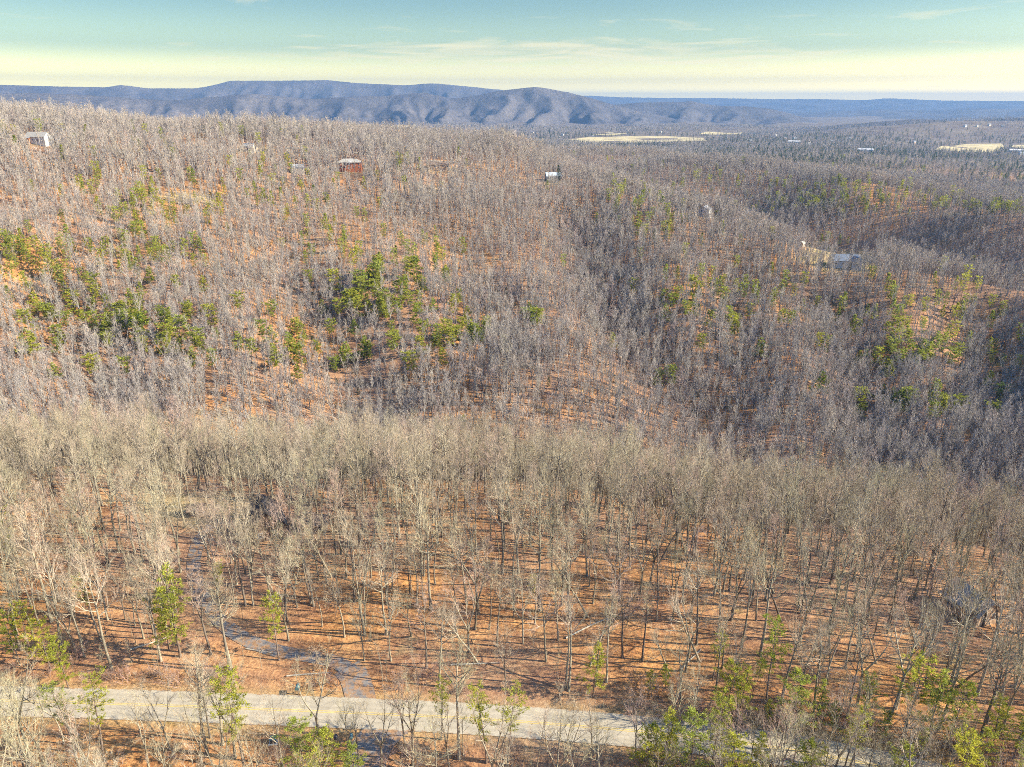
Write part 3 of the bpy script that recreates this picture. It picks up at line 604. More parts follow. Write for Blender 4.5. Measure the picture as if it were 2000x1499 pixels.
    if wing:                                              # a cross wing with its gable towards the viewer
        wx, ww, wl_, wh, wrh = wing; y0 = -b - wl_; B = MB()
        B.add([(wx - ww / 2, y0, z0), (wx + ww / 2, y0, z0), (wx + ww / 2, -b - 0.01, z0), (wx - ww / 2, -b - 0.01, z0), (wx - ww / 2, y0, wh), (wx + ww / 2, y0, wh), (wx + ww / 2, -b - 0.01, wh), (wx - ww / 2, -b - 0.01, wh), (wx, y0, wh + wrh), (wx, 0, wh + wrh)],
              [(0, 1, 5, 8, 4), (1, 2, 6, 5), (3, 0, 4, 7), (4, 8, 9, 7), (8, 5, 6, 9)])
        link('wing_wall', B.mesh('wing_wall', [M[wall]]), e); B = MB()
        for sg in (-1, 1):
            xo = wx + sg * (ww / 2 + 0.4); V = [(wx, y0 - 0.4, wh + wrh + 0.05), (wx, 0, wh + wrh + 0.05), (xo, 0, wh - 0.2), (xo, y0 - 0.4, wh - 0.2)]; V += [(p[0], p[1], p[2] + 0.2) for p in V]
            B.add(V, [(0, 1, 2, 3), (7, 6, 5, 4), (0, 4, 5, 1), (1, 5, 6, 2), (2, 6, 7, 3), (3, 7, 4, 0)])
        link('wing_roof', B.mesh('wing_roof', [M[roof]]), e)
        wd = link('window', MB().box((wx - 0.8, y0 - 0.05, 1.0), (wx + 0.8, y0 - 0.004, 2.6)).mesh('window', [M[trim]]), e); link('pane', MB().box((wx - 0.65, y0 - 0.08, 1.15), (wx + 0.65, y0 - 0.054, 2.45)).mesh('pane', [M['glass']]), wd)
    return e
house('house', 'red brick house with pale hipped roof and white porch on the hilltop', 684, 333, R(6), 22, 11, 5.8, 3.2, 'red_brick', 'pale_roof', 'hip', wins=5, storeys=2, porch=True, gap=65)
house('house', 'white-walled house with dull roof at the high end of the wooded hilltop', 78, 281, R(-8), 18, 10, 4, 3.6, 'white', 'pale_roof', wins=4, chimney=False, gap=75)
house('shed', 'rust-orange shed beside the white hilltop house', 56, 279, R(-4), 6, 6, 3.2, 1.6, 'orange', 'grey_roof', wins=1, door=False, chimney=False, cat='shed')
house('house', 'low tan house with dark roof beside the hilltop lane', 858, 333, R(4), 20, 9, 3.2, 2.4, 'tan', 'brown', wins=5, gap=55)
house('house', 'small grey house half hidden in trees left of the brick house', 582, 338, R(20), 11, 8, 3.2, 2.6, 'cream', 'grey_roof', wins=3)
house('house', 'pale yellow house peeping through trees near the hilltop', 488, 296, R(-12), 11, 8, 3.6, 2.6, 'cream', 'pale_roof', wins=3)
house('house', 'house with shiny pale metal roof beside a dark conifer', 1080, 352, R(10), 15, 9, 3.6, 3.2, 'blue_roof', 'metal', wins=4)
house('house', 'tall white gabled house on the descending ridge', 1376, 424, R(62), 13, 8.5, 5.4, 3.0, 'white', 'grey_roof', wins=3, storeys=2, gap=50)
house('house', 'large grey-roofed white house with cross gable on a lawn clearing', 1648, 520, R(-6), 20, 10, 3.8, 3.8, 'white', 'blue_roof', wins=4, storeys=1, wing=(6.5, 7, 3.5, 3.6, 3.4))
house('shed', 'small grey-roofed garage right of the large ridge house', 1735, 508, R(-10), 9, 8, 3.0, 2.4, 'orange', 'blue_roof', wins=2, door=False, chimney=False, cat='garage')
house('shed', 'tiny pale shed on the ridge left of the lawn clearing', 1566, 482, R(40), 3.4, 3.4, 2.6, 1.4, 'cream', 'pale_roof', wins=1, door=False, chimney=False, cat='shed')
house('house', 'dark blue-grey gabled house screened by bare trees near the driveway end', 520, 1038, R(115), 9, 8, 3.6, 3.6, 'brown', 'dark', wins=2)
house('shed', 'low brown outbuilding right of the dark gabled house', 615, 1034, R(8), 6, 4.5, 2.2, 1.2, 'brown', 'brown', wins=2, door=False, chimney=False, cat='shed')
house('house', 'pale-roofed house hidden behind bare branches at the picture edge', 1892, 1200, R(-70), 8, 6.5, 2.8, 2.6, 'tan', 'pale_roof', wins=2)
house('shed', 'small brown shed in the straw clearing', 386, 1006, R(12), 3.2, 2.6, 1.9, 0.9, 'brown', 'brown', wins=1, door=False, chimney=False, cat='shed')
# far houses of the valley town
rngh = random.Random(4); k = 0
FAR = [(1532, 272, 'w'), (1552, 272, 'w'), (1552, 280, 'L'), (1580, 283, 's'), (1466, 277, 's'), (1690, 296, 'L'), (1728, 288, 's'), (1625, 278, 's'), (1885, 248, 'w'), (1908, 248, 's'), (1932, 246, 'w'), (1958, 248, 's'), (1985, 298, 'L'), (1994, 303, 'w'),
       (1040, 260, 's'), (1098, 265, 'w'), (1158, 268, 's'), (1290, 259, 's'), (1515, 266, 's'), (1660, 272, 's'), (1785, 280, 'w'), (1225, 256, 's')]
NEARBY = {0: 'on the valley floor beyond the long yellow field', 1: 'in the town middle behind the second ridge', 2: 'near the tan field by the picture edge', 3: 'on the low wooded hill above the town'}
fcount = {}
ORD = 'first second third fourth fifth sixth seventh eighth ninth tenth eleventh twelfth thirteenth fourteenth fifteenth sixteenth seventeenth eighteenth nineteenth twentieth'.split()
TENS = {2: ('twentieth', 'twenty'), 3: ('thirtieth', 'thirty'), 4: ('fortieth', 'forty'), 5: ('fiftieth', 'fifty'), 6: ('sixtieth', 'sixty')}
def ordinal(i):
    if i < 20: return ORD[i]
    t, u = divmod(i + 1, 10); return TENS[t][0] if u == 0 else TENS[t][1] + '-' + ORD[u - 1]
for fx, fy, kd in sorted(FAR):
    zone = 3 if (fy < 250 and fx > 1840) else 2 if fx > 1840 else 1 if fx > 1400 else 0
    i = fcount.get(zone, 0); fcount[zone] = i + 1
    w, dp, h, rh = {'w': (15, 10, 5.5, 4), 's': (12, 9, 4.5, 3.5), 'L': (50, 20, 6, 4)}[kd]
    what = {'w': 'small pale house', 's': 'small cream house', 'L': 'long pale-roofed building'}[kd]
    house('far_house', f'{what}, {ordinal(i)} from the left {NEARBY[zone]}', fx, fy, R(rngh.uniform(-40, 40)), w, dp, h, rh, ('white', 'cream', 'tan', 'white')[len(HOUSE_SPOTS) % 4] if kd != 's' else 'cream', {'w': 'grey_roof', 's': 'pale_roof', 'L': 'white'}[kd], wins=3, chimney=False, door=False, group='buildings of the valley town', cat='house' if kd != 'L' else 'building')

def mailbox(label, px, py, mbox, rz):
    x, y = hit(px, py)[0]; z = float(full_T(x, y)); e = link('mailbox', None, None, (x, y, z), rz); tag(e, label, 'mailbox')
    link('post', MB().box((-0.07, -0.07, -0.2), (0.07, 0.07, 1.05)).mesh('post', [M['wood']]), e)
    an = np.linspace(0, math.pi, 9); V = []
    for yy in (-0.42, 0.42): V += [(0.24 * math.cos(a), yy, 1.25 + 0.22 * math.sin(a)) for a in an] + [(-0.24, yy, 1.052), (0.24, yy, 1.052)]
    n = 11; F = [tuple(range(n))[::-1], tuple(range(n, 2 * n))] + [(i, (i + 1) % n, n + (i + 1) % n, n + i) for i in range(n)]
    b = link('box', MB().add(V, F).mesh('box', [M[mbox]]), e); link('flag', MB().box((0.242, 0.1, 1.2), (0.262, 0.16, 1.62)).mesh('flag', [M['red_brick']]), b)
    return e
mb = mailbox('teal-grey mailbox on a post at the roadside beside the driveway', 583, 1357, 'teal', R(5)); mb.scale = (1.35, 1.35, 1.35)
mailbox('dark mailbox on a post at the lower driveway entrance', 657, 1452, 'dark', R(185)); mailbox('teal mailbox on a post beside the dark one below the road', 687, 1450, 'teal', R(185))
def utility_box():
    x, y = hit(534, 1450)[0]; e = link('utility_box', None, None, (x, y, float(full_T(x, y))), R(8)); tag(e, 'small dark green utility box on the verge below the road', 'utility box')
    B = MB().box((-0.45, -0.35, -0.1), (0.45, 0.35, 0.8)); link('cabinet', B.mesh('cabinet', [M['dark']]), e)
    B = MB().add([(-0.5, -0.4, 0.802), (0.5, -0.4, 0.802), (0.5, 0.4, 0.802), (-0.5, 0.4, 0.802), (-0.5, -0.4, 0.86), (0.5, -0.4, 0.86), (0.5, 0.4, 0.98), (-0.5, 0.4, 0.98)], [(3, 2, 1, 0), (4, 5, 6, 7), (0, 1, 5, 4), (1, 2, 6, 5), (2, 3, 7, 6), (3, 0, 4, 7)])
    link('lid', B.mesh('lid', [M['teal']]), e); link('pad', MB().box((-0.7, -0.6, -0.15), (0.7, 0.6, 0.05)).mesh('pad', [M['cream']]), e)
utility_box()

# ------------------------------------------------------------------ tree models
def two(name, T, C, tm, cm): return [('trunk', T.mesh(name + '_trunk', tm, True)), ('crown', C.mesh(name + '_crown', cm))]
BK = [M['bark']]; CR = [M['bark'], M['twig']]
LOOK = ['tall straight', 'twin-stemmed', 'broad-crowned', 'slender straight', 'three-stemmed', 'tall twin-stemmed', 'short spreading', 'narrow-crowned', 'leaning', 'tall broad-crowned']
PAR = [dict(H=23, clear=0.50, nlimb=14, spread=5.6), dict(H=21, clear=0.50, nlimb=12, spread=5.2, forks=2), dict(H=20, clear=0.42, nlimb=15, spread=6.6, wide=1.1), dict(H=20, clear=0.58, nlimb=11, spread=4.2, rk=0.009),
       dict(H=21, clear=0.45, nlimb=11, spread=5.0, forks=3), dict(H=24, clear=0.55, nlimb=13, spread=5.4, forks=2), dict(H=15, clear=0.33, nlimb=14, spread=5.4, wide=1.15), dict(H=22, clear=0.55, nlimb=13, spread=4.0, wide=0.8),
       dict(H=21, clear=0.5, nlimb=12, spread=5.5, lean=0.13), dict(H=25, clear=0.48, nlimb=16, spread=6.4)]
TREES = [two('bare_tree', *bare_tree(100 + i, tw=0.78, n2=7, n3=5, n4=2, lw=1.5, **dict(p, wide=p.get('wide', 1.0) * 1.18, spread=p['spread'] * 1.12)), BK, CR) for i, p in enumerate(PAR)]
PALE = [two('pale_tree', *bare_tree(300 + i, tw=1.0, n3=4, n4=2, **p), [M['pale_bark']], [M['pale_bark'], M['pale_bark']]) for i, p in enumerate([dict(H=17, clear=0.4, nlimb=9, spread=6.5, wide=1.2, forks=2), dict(H=16, clear=0.4, nlimb=10, spread=6, wide=1.25)])]
PINES = [two('pine', *pine(500 + i, **p), [M['pine_bark']], [M['needle']]) for i, p in enumerate([dict(H=15, clear=0.40, spread=3.0), dict(H=13, clear=0.3, spread=2.8, shape='cone'), dict(H=16, clear=0.5, spread=3.0, shape='flat'), dict(H=12, clear=0.25, spread=3.0), dict(H=14, clear=0.38, spread=3.4, lean=0.07)])]
PINE_LOOK = ['open-crowned', 'cone-shaped', 'flat-topped', 'low bushy', 'leaning open-crowned']
DARKPINES = [two('dark_pine', *pine(560 + i, **p), [M['pine_bark']], [M['needle_dark']]) for i, p in enumerate([dict(H=14, clear=0.08, spread=3.4, shape='cone', tn=16, gap=0.45)])]
SAP = [two('sapling', *bare_tree(700 + i, H=h, clear=0.4, nlimb=8, spread=h * 0.22, n2=4, n3=4, n4=2, rk=0.0075, sides=5, tw=1.0), BK, CR) for i, h in enumerate((9, 7.5, 11, 6))]
SHRUB = [shrub(800 + i, h, w).mesh('shrub', [M['shrub']]) for i, (h, w) in enumerate([(2.6, 2.2), (3.4, 2.6), (2.0, 2.4)])]
def joined(name, T, C, mats):
    B = MB(); n = 0
    B.V = T.V + C.V; off = T.n; B.F = list(T.F) + [tuple(i + off for i in f) for f in C.F]; B.m = list(T.m) + [m_ + 1 for m_ in C.m]; B.n = T.n + C.n
    return B.mesh(name, mats)
MIDT = [joined('slope_tree', *bare_tree(900 + i, n2=6, n3=6, n4=0, tw=3.3, lw=1.8, sides=5, rk=0.014, **{k: v for k, v in p.items() if k != 'rk'}), [M['slope_bark'], M['slope_bark'], M['slope_twig']]) for i, p in enumerate([dict(p_, spread=p_['spread'] * 1.2, wide=0.85, clear=p_['clear'] * 0.8) for p_ in PAR[:8]])]
FART = [joined('far_tree', *bare_tree(950 + i, n2=5, n3=4, n4=0, tw=6, lw=2.6, sides=4, rk=0.018, **{k: v for k, v in p.items() if k not in ('rk', 'nlimb', 'spread', 'wide', 'clear')}, nlimb=10, spread=p['spread'] * 1.2, wide=0.82, clear=p['clear'] * 0.75), [M['slope_bark'], M['slope_bark'], M['slope_twig']]) for i, p in enumerate(PAR[:5])]
FARP = [joined('far_pine', *pine(980 + i, tl=0.8, tn=7, tw=0.16, tufts=3, gap=1.0, **p), [M['pine_bark'], M['needle' if i < 3 else 'needle_dark']]) for i, p in enumerate([dict(H=14, clear=0.35, spread=3.2), dict(H=13, clear=0.25, spread=3.0, shape='cone'), dict(H=15, clear=0.45, spread=3.2, shape='flat'), dict(H=15, clear=0.08, spread=3.6, shape='cone'), dict(H=12, clear=0.1, spread=4.0)])]
MIDP = [[('trunk', T.mesh('slope_pine_trunk', [M['pine_bark']], True)), ('crown', C.mesh('slope_pine_crown', [M['needle']]))] for T, C in (pine(990 + i, tl=0.6, tn=12, tw=0.11, tufts=7, gap=1.0, **p) for i, p in enumerate([dict(H=14, clear=0.38, spread=3.6), dict(H=12, clear=0.25, spread=3.4, shape='cone'), dict(H=14, clear=0.45, spread=3.6, shape='flat'), dict(H=11, clear=0.2, spread=3.6)]))]

def put(parts, name, loc, rz, sc, label, cat, group=None):
    e = bpy.data.objects.new(name, None); COL.objects.link(e); e.location = loc; e.rotation_euler = (0, 0, rz); e.scale = sc if isinstance(sc, tuple) else (sc, sc, sc)
    tag(e, label, cat, group)
    for n, me in parts:
        o = bpy.data.objects.new(n, me); COL.objects.link(o); o.parent = e
    return e

# ------------------------------------------------------------------ where trees stand
rng = np.random.default_rng(20)
hz_d = np.exp(np.linspace(math.log(60), math.log(9000), 260)); hz_t = np.arange(-60, 60.1, 0.5)
_a, _d = np.meshgrid(np.radians(hz_t), hz_d, indexing='ij'); _s = (mid_T(_d * np.sin(_a), _d * np.cos(_a)) - CAM_Z) / _d; _s = np.maximum.accumulate(_s, axis=1)
def seen(x, y, ztop, margin):
    d = np.hypot(x, y); i = np.clip(np.round((np.degrees(np.arctan2(x, y)) + 60) * 2).astype(int), 0, len(hz_t) - 1); j = np.clip(np.searchsorted(hz_d, d) - 1, 0, len(hz_d) - 1)
    return (ztop + margin - CAM_Z) / d > _s[i, j]
def grid_pts(sp, d0, d1, ang, jit=0.5):
    n = int(d1 / sp) + 1; ii, jj = np.meshgrid(np.arange(-n, n + 1), np.arange(0, int(d1 / (sp * 0.9)) + 2)); x = ii.ravel() * sp + (jj.ravel() % 2) * sp / 2; y = jj.ravel() * sp * 0.9
    d = np.hypot(x, y); th = np.degrees(np.arctan2(x, y)); m = (d > d0) & (d < d1) & (np.abs(th) < ang); x, y = x[m], y[m]
    return x + rng.uniform(-jit, jit, len(x)) * sp, y + rng.uniform(-jit, jit, len(x)) * sp
def allowed(x, y, road_gap=5.6):
    ok = seg_dist(x, y, ROAD)[0] > road_gap; ok &= seg_dist(x, y, DRIVE)[0] > 2.5; ok &= seg_dist(x, y, LOWER)[0] > 4.0
    for P in HILL_ROAD: ok &= seg_dist(x, y, P)[0] > 3.5
    for P, keep in CLEAR: ok &= ~(in_poly(x, y, P) & (rng.uniform(0, 1, len(x)) < keep))
    for hx, hy, r, gap in HOUSE_SPOTS:
        ok &= np.hypot(x - hx, y - hy) > r
        if math.hypot(hx, hy) > 300 and math.hypot(hx, hy) < 1300:    # keep the sight line to each hill house fairly open
            n_ = math.hypot(hx, hy); ux, uy = hx / n_, hy / n_; al = x * ux + y * uy; ac = np.abs(-x * uy + y * ux)
            ok &= ~((al < n_) & (al > n_ - gap) & (ac < r * 0.8) & (rng.uniform(0, 1, len(x)) < 0.85))
    return ok
# hand-placed pines near the road: base pixel and top pixel row in the photograph's layout
NP = [(62, 1282, 1165, 0), (100, 1310, 1205, 3), (135, 1345, 1245, 3), (40, 1300, 1190, 1), (205, 1490, 1322, 2), (150, 1470, 1330, 2), (352, 1283, 1098, 1), (330, 1270, 1150, 3), (478, 1505, 1315, 0), (545, 1290, 1165, 0), (600, 1540, 1398, 3), (640, 1575, 1430, 3),
      (862, 1445, 1325, 2), (950, 1490, 1338, 0), (992, 1495, 1350, 2), (1158, 1362, 1252, 1), (1420, 1402, 1288, 3), (1392, 1330, 1240, 2), (1494, 1395, 1222, 2), (1545, 1440, 1308, 3), (1440, 1410, 1300, 1), (1690, 1440, 1320, 0), (1765, 1435, 1272, 4), (1810, 1450, 1300, 1), (1850, 1460, 1330, 3), (1935, 1470, 1365, 0),
      (1980, 1480, 1370, 1), (1288, 1530, 1380, 1), (1345, 1540, 1385, 3), (1390, 1500, 1360, 0), (1260, 1545, 1420, 3), (1740, 1560, 1450, 3), (1870, 1570, 1420, 0), (1905, 1520, 1420, 3), (1650, 1500, 1380, 0), (1590, 1430, 1330, 1), (1990, 1540, 1440, 3), (15, 1095, 978, 3), (430, 1165, 1095, 0), (1040, 1170, 1120, 3), (905, 855, 812, 3), (1135, 905, 870, 1), (700, 1575, 1460, 3), (1420, 1570, 1430, 3), (1560, 1560, 1450, 3), (1480, 1545, 1430, 1), (180, 1210, 1120, 0), (1270, 1350, 1312, 3), (1300, 1345, 1300, 3), (1500, 1420, 1370, 3), (1560, 1400, 1345, 3), (1625, 1430, 1372, 3), (1660, 1465, 1405, 1), (1720, 1450, 1385, 3), (1790, 1480, 1420, 3), (1950, 1440, 1375, 3), (1420, 1480, 1425, 3), (1310, 1500, 1440, 3), (1880, 1490, 1425, 1), (1600, 1505, 1450, 3), (1480, 1330, 1285, 3)]
pines_at = []     # x, y, height, model, set, zone
def base_for(px, pyb): return hit(px, pyb)[0]
for px, pb, pt, k in NP:
    x, y = base_for(px, pb); d = math.hypot(x, y); z = float(full_T(x, y)); X, Y, Z = rays(px, pt); zt = CAM_Z + Z / Y * y; pines_at.append((x, y, max(3.0, zt - z), k, 'near', px, pb))
CLUS = [('in the dense pine stand on the upper slope', 300, 490, 125, 55, 50), ('in the pine clump at the edge of the slope', 75, 545, 85, 70, 36), ('on the slope below the dense pine stand', 260, 620, 200, 50, 40), ('on the slope above the dense pine stand', 300, 410, 200, 30, 26),
        ('in the loose belt in the middle of the slope', 820, 520, 110, 60, 34), ('in the lower middle belt of the slope', 780, 600, 110, 50, 28), ('low on the middle of the slope', 900, 660, 70, 35, 18), ('beside the gully on the slope', 1040, 632, 20, 20, 6), ('on the slope below the brick house', 650, 450, 90, 60, 22), ('on the middle slope left of the gully', 700, 590, 70, 60, 14),
        ('below the ridge lawn on the shaded slope', 1480, 590, 90, 50, 16), ('on the shaded slope below the large ridge house', 1800, 600, 180, 70, 44), ('at the foot of the shaded slope', 1830, 690, 170, 55, 34), ('on the ridge flank left of the white gabled house', 1290, 430, 90, 60, 30), ('low on the shaded slope', 1780, 790, 160, 40, 18), ('on the right flank of the ridge', 1380, 600, 200, 110, 36),
        ('scattered across the upper slope', 480, 370, 420, 50, 60), ('scattered across the lower slope', 500, 690, 420, 50, 44), ('near the lawn clearing', 1590, 480, 60, 30, 8), ('in the pine clump at the edge of the slope', 30, 500, 30, 30, 8), ('beside the low tan house', 780, 318, 34, 12, 8)]
for zone, cx, cy, rx, ry, n in CLUS:
    px = np.clip(rng.normal(cx, rx * 0.55, n), cx - rx * 1.4, cx + rx * 1.4); py = np.clip(rng.normal(cy, ry * 0.55, n), cy - ry * 1.3, cy + ry * 1.3)
    for (x, y), a in zip(hit(px, py + 14), px): pines_at.append((x, y, rng.uniform(11, 18), int(rng.integers(0, 4)), zone, a, 0))
DARKP = [(750, 302), (766, 325), (744, 318), (806, 322), (1092, 356), (390, 270), (400, 268)]
pp = np.array([(p[0], p[1]) for p in pines_at])

# shrubs and fallen logs along the road
SH = [(60, 1330), (95, 1322), (130, 1335), (175, 1330), (215, 1325), (250, 1328), (285, 1330), (310, 1322), (345, 1335), (380, 1330), (410, 1322), (440, 1335), (470, 1330), (640, 1330), (612, 1345), (655, 1342), (30, 1310), (10, 1325), (1290, 1395), (1320, 1400), (1350, 1385), (1480, 1430), (1520, 1425), (1560, 1440), (1440, 1455), (1600, 1460), (1630, 1445), (1380, 1440), (1410, 1468), (1500, 1480), (1540, 1490), (1590, 1495), (1330, 1345), (1500, 1345), (1570, 1310), (1585, 1325), (880, 1345), (905, 1350), (750, 1490), (800, 1495), (900, 1480), (1020, 1490), (1080, 1480), (30, 1480), (140, 1490), (230, 1495), (340, 1485), (540, 1490), (575, 1495), (1680, 1490), (1720, 1480), (1780, 1495), (1840, 1490), (1100, 1340), (1240, 1330), (780, 1345), (830, 1330)]
SH += [(int(a_), int(b_)) for a_, b_ in zip(np.linspace(1240, 1990, 60), 1436 + 62 * np.abs(np.sin(np.arange(60) * 2.3)))]
srt = sorted(SH); below = [s for s in srt if s[1] > 1470]; above = [s for s in srt if s[1] <= 1470]
for grp, lst in (('on the bank above the road', above), ('on the slope below the road', below)):
    for i, (px, py) in enumerate(lst):
        x, y = hit(px, py)[0]
        if seg_dist(np.array([x]), np.array([y]), ROAD)[0][0] < 4.4: y += 4.5 if grp.startswith('on the bank') else -4.5
        o = link('bare_shrub', SHRUB[i % 3], None, (x, y, float(full_T(x, y))), rng.uniform(0, 6.28)); s = rng.uniform(0.9, 1.6); o.scale = (s * 1.25, s * 1.25, s)
        tag(o, f'twiggy bare shrub, {ordinal(i)} from the left {grp}', 'shrub', 'bare shrubs along the road')
def log(label, px, py, L, r, rz):
    x, y = hit(px, py)[0]; z = float(full_T(x, y)); P = walk(np.random.default_rng(int(px)), (0, 0, 0), (math.cos(rz), math.sin(rz), 0), L, 6, 0.03, 0.0)
    for p in P: p[2] = float(full_T(x + p[0], y + p[1])) - z + r * 0.8
    B = MB(); B.tube(P, r * np.linspace(1, 0.5, 7), 7)
    for t, a in ((0.55, 0.9), (0.75, -0.8)):
        q, d = along(P, t); B.tube(np.array([q, q + (math.cos(rz + a) * L * 0.14, math.sin(rz + a) * L * 0.14, 0.7)]), [r * 0.4, r * 0.15], 4)
    o = link('fallen_log', B.mesh('fallen_log', [M['pale_bark']], True), None, (x, y, z)); tag(o, label, 'log', 'fallen logs in the woods')
log('pale fallen trunk lying aslant above the middle of the road', 1105, 1248, 11, 0.2, R(35)); log('fallen trunk lying on the leaves right of the driveway mouth', 880, 1300, 9, 0.18, R(4)); log('short fallen log by the driveway bend', 480, 1268, 6, 0.15, R(-12)); log('fallen trunk above the long shrub bank', 560, 1322, 8, 0.16, R(8)); log('pale log lying in the woods right of the middle', 1330, 1310, 7, 0.17, R(50)); log('broken trunk on the bank left of the driveway', 255, 1270, 7, 0.17, R(30))

# bare trees of the near spur
x, y = grid_pts(4.7, 76, 330, 54)
d = np.hypot(x, y); keep = rng.uniform(0, 1, len(x)) < np.where(d < 92, 0.42, np.where(d < 108, 0.64, np.where(d < 130, 0.64, 0.95))); x, y = x[keep], y[keep]
m = allowed(x, y, 6.2); x, y = x[m], y[m]; d = np.hypot(x, y)
z = full_T(x, y); m = seen(x, y, z + 20, 12); x, y, z, d = x[m], y[m], z[m], d[m]
mp = np.min(np.hypot(x[:, None] - pp[None, :, 0], y[:, None] - pp[None, :, 1]), 1) > 1.8; x, y, z, d = x[mp], y[mp], z[mp], d[mp]
hand = [(1275, 1520, 6), (1320, 1545, 6), (1395, 1500, 6), (1490, 1550, 2), (1545, 1510, 6), (1600, 1555, 6), (1660, 1500, 2), (1700, 1570, 6), (1770, 1520, 6), (1850, 1510, 6), (1240, 1480, 6), (1300, 1500, 0), (1360, 1515, 6), (1430, 1525, 1), (1465, 1500, 6), (1520, 1530, 2), (1575, 1540, 6), (1625, 1520, 4), (1685, 1545, 6), (1735, 1530, 1), (1820, 1545, 6), (1350, 1420, 6), (1440, 1425, 8), (1530, 1470, 6), (1610, 1475, 3), (30, 1530, 0), (105, 1540, 6), (295, 1535, 1), (398, 1530, 1), (412, 1545, 3), (745, 1500, 4), (700, 1480, 6), (1150, 1530, 7), (1165, 1560, 2), (1100, 1500, 3), (1225, 1560, 8), (680, 1470, 6), (880, 1520, 1), (1050, 1540, 3), (820, 1560, 2), (560, 1600, 6)]
hx = base = hit([h[0] for h in hand], [h[1] for h in hand]); d_h = np.hypot(hx[:, 0], hx[:, 1])
kill = np.min(np.hypot(x[:, None] - hx[None, :, 0], y[:, None] - hx[None, :, 1]), 1) < 3.0; x, y, z, d = x[~kill], y[~kill], z[~kill], d[~kill]
model = rng.integers(0, len(TREES), len(x)); model = np.concatenate([[h[2] for h in hand], model])
x = np.concatenate([hx[:, 0], x]); y = np.concatenate([hx[:, 1], y]); z = full_T(x, y); d = np.hypot(x, y)
sc = rng.uniform(0.72, 1.05, len(x)); sc[:len(hand)] = rng.uniform(0.72, 0.9, len(hand)); rz = rng.uniform(0, 6.28, len(x))
small = (d < 91); sc[small] *= 0.95
px, py, _ = project(x, y, z + 10 * sc); inframe = (px > -60) & (px < 2060) & (py > -50) & (py < 1560)
order = np.argsort(np.where(inframe, d, 1e9))[:300]; ind = np.zeros(len(x), bool); ind[order] = True
ROWS = [(0, 92, 'below the road'), (92, 112, 'in the front row above the road'), (112, 128, 'in the second row of woods'), (128, 145, 'in the middle of the woods'), (145, 400, 'at the back of the woods')]
COLS = [(-99, 250, 'by the picture edge'), (250, 520, 'around the driveway'), (520, 800, 'over the driveway mouth'), (800, 1080, 'left of centre'), (1080, 1360, 'right of centre'), (1360, 1680, 'behind the roadside pines'), (1680, 2200, 'near the road bend')]
cells = {}
bpx = project(x, y, z)[0]
for i in np.where(ind)[0]:
    r = next(k for k, q in enumerate(ROWS) if q[0] <= d[i] < q[1]); c = next((k for k, q in enumerate(COLS) if q[0] <= bpx[i] < q[1]), 0 if bpx[i] < 250 else 6); cells.setdefault((r, c), []).append(i)
for (r, c), lst in cells.items():
    for k, i in enumerate(sorted(lst, key=lambda q: bpx[q])):
        lb = f'{LOOK[model[i]]} bare tree, {ordinal(k)} {ROWS[r][2]}, {COLS[c][2]}'
        put(TREES[model[i]], 'bare_tree', (x[i], y[i], z[i]), rz[i], float(sc[i]), lb, 'tree', 'bare trees of the near woods')
for k, (a, b, sz, q) in enumerate([(-20, 1640, 0.95, 0), (70, 1625, 0.95, 1), (165, 1640, 1.0, 0), (265, 1650, 0.9, 1)]):
    hxy = hit(a, b)[0]; put(PALE[q], 'pale_tree', (*hxy, float(full_T(*hxy))), k * 1.7, sz, f'pale-barked bare tree with crooked limbs, {ordinal(k)} from the picture edge below the road', 'tree', 'pale trees below the road')
NEAR_REST = (x[~ind], y[~ind], z[~ind], sc[~ind], rz[~ind], model[~ind])

# pines as individuals: the 300 that show largest, the rest join the distant pines
pd = np.array([math.hypot(p[0], p[1]) for p in pines_at]); po = np.argsort(pd); pine_rest = [pines_at[i] for i in po[300 - len(DARKP):]]; zc = {}
for i in sorted(po[:300 - len(DARKP)], key=lambda i: pines_at[i][5]):
    a, b, H, k, zone, ppx, pb = pines_at[i]; n = zc.get(zone, 0); zc[zone] = n + 1; loc = (a, b, float(full_T(a, b)))
    if zone == 'near':
        where = 'below the road' if pb > 1460 else 'on the bank above the road' if pb > 1250 else 'standing back in the near woods'
        n = zc.get(where, 0); zc[where] = n + 1
        parts = PINES[k]; H0 = (15, 13, 16, 12, 14)[k]; s = H / H0; put(parts, 'pine_tree', loc, rng.uniform(0, 6.28), (max(s, 0.5) * 1.05, max(s, 0.5) * 1.05, s), f'{PINE_LOOK[k]} green pine, {ordinal(n)} from the left {where}', 'tree', 'pines near the road')
    else:
        s = H / (14, 12, 14, 11)[k]; put(MIDP[k], 'pine_tree', loc, rng.uniform(0, 6.28), (s * 1.25, s * 1.25, s), f'yellow-green pine, {ordinal(n)} from the left {zone}', 'tree', 'pines on the far slope')
for n, (a, b) in enumerate(DARKP):
    q = hit(a, b)[0]; s = (0.8, 0.95, 0.7, 1.1, 1.2, 0.9, 0.8)[n]
    put(DARKPINES[0], 'dark_conifer', (*q, float(full_T(*q))), n, s, ['dark conifer above the pair beside the brick house', 'dark round conifer midway between the brick and tan houses', 'small dark conifer right of the brick house', 'round dark conifer left of the low tan house', 'dark conifer before the metal-roofed house', 'dark conifer standing high on the upper hilltop woods', 'smaller dark conifer beside the high hilltop one'][n], 'tree', 'dark conifers by the hilltop houses')

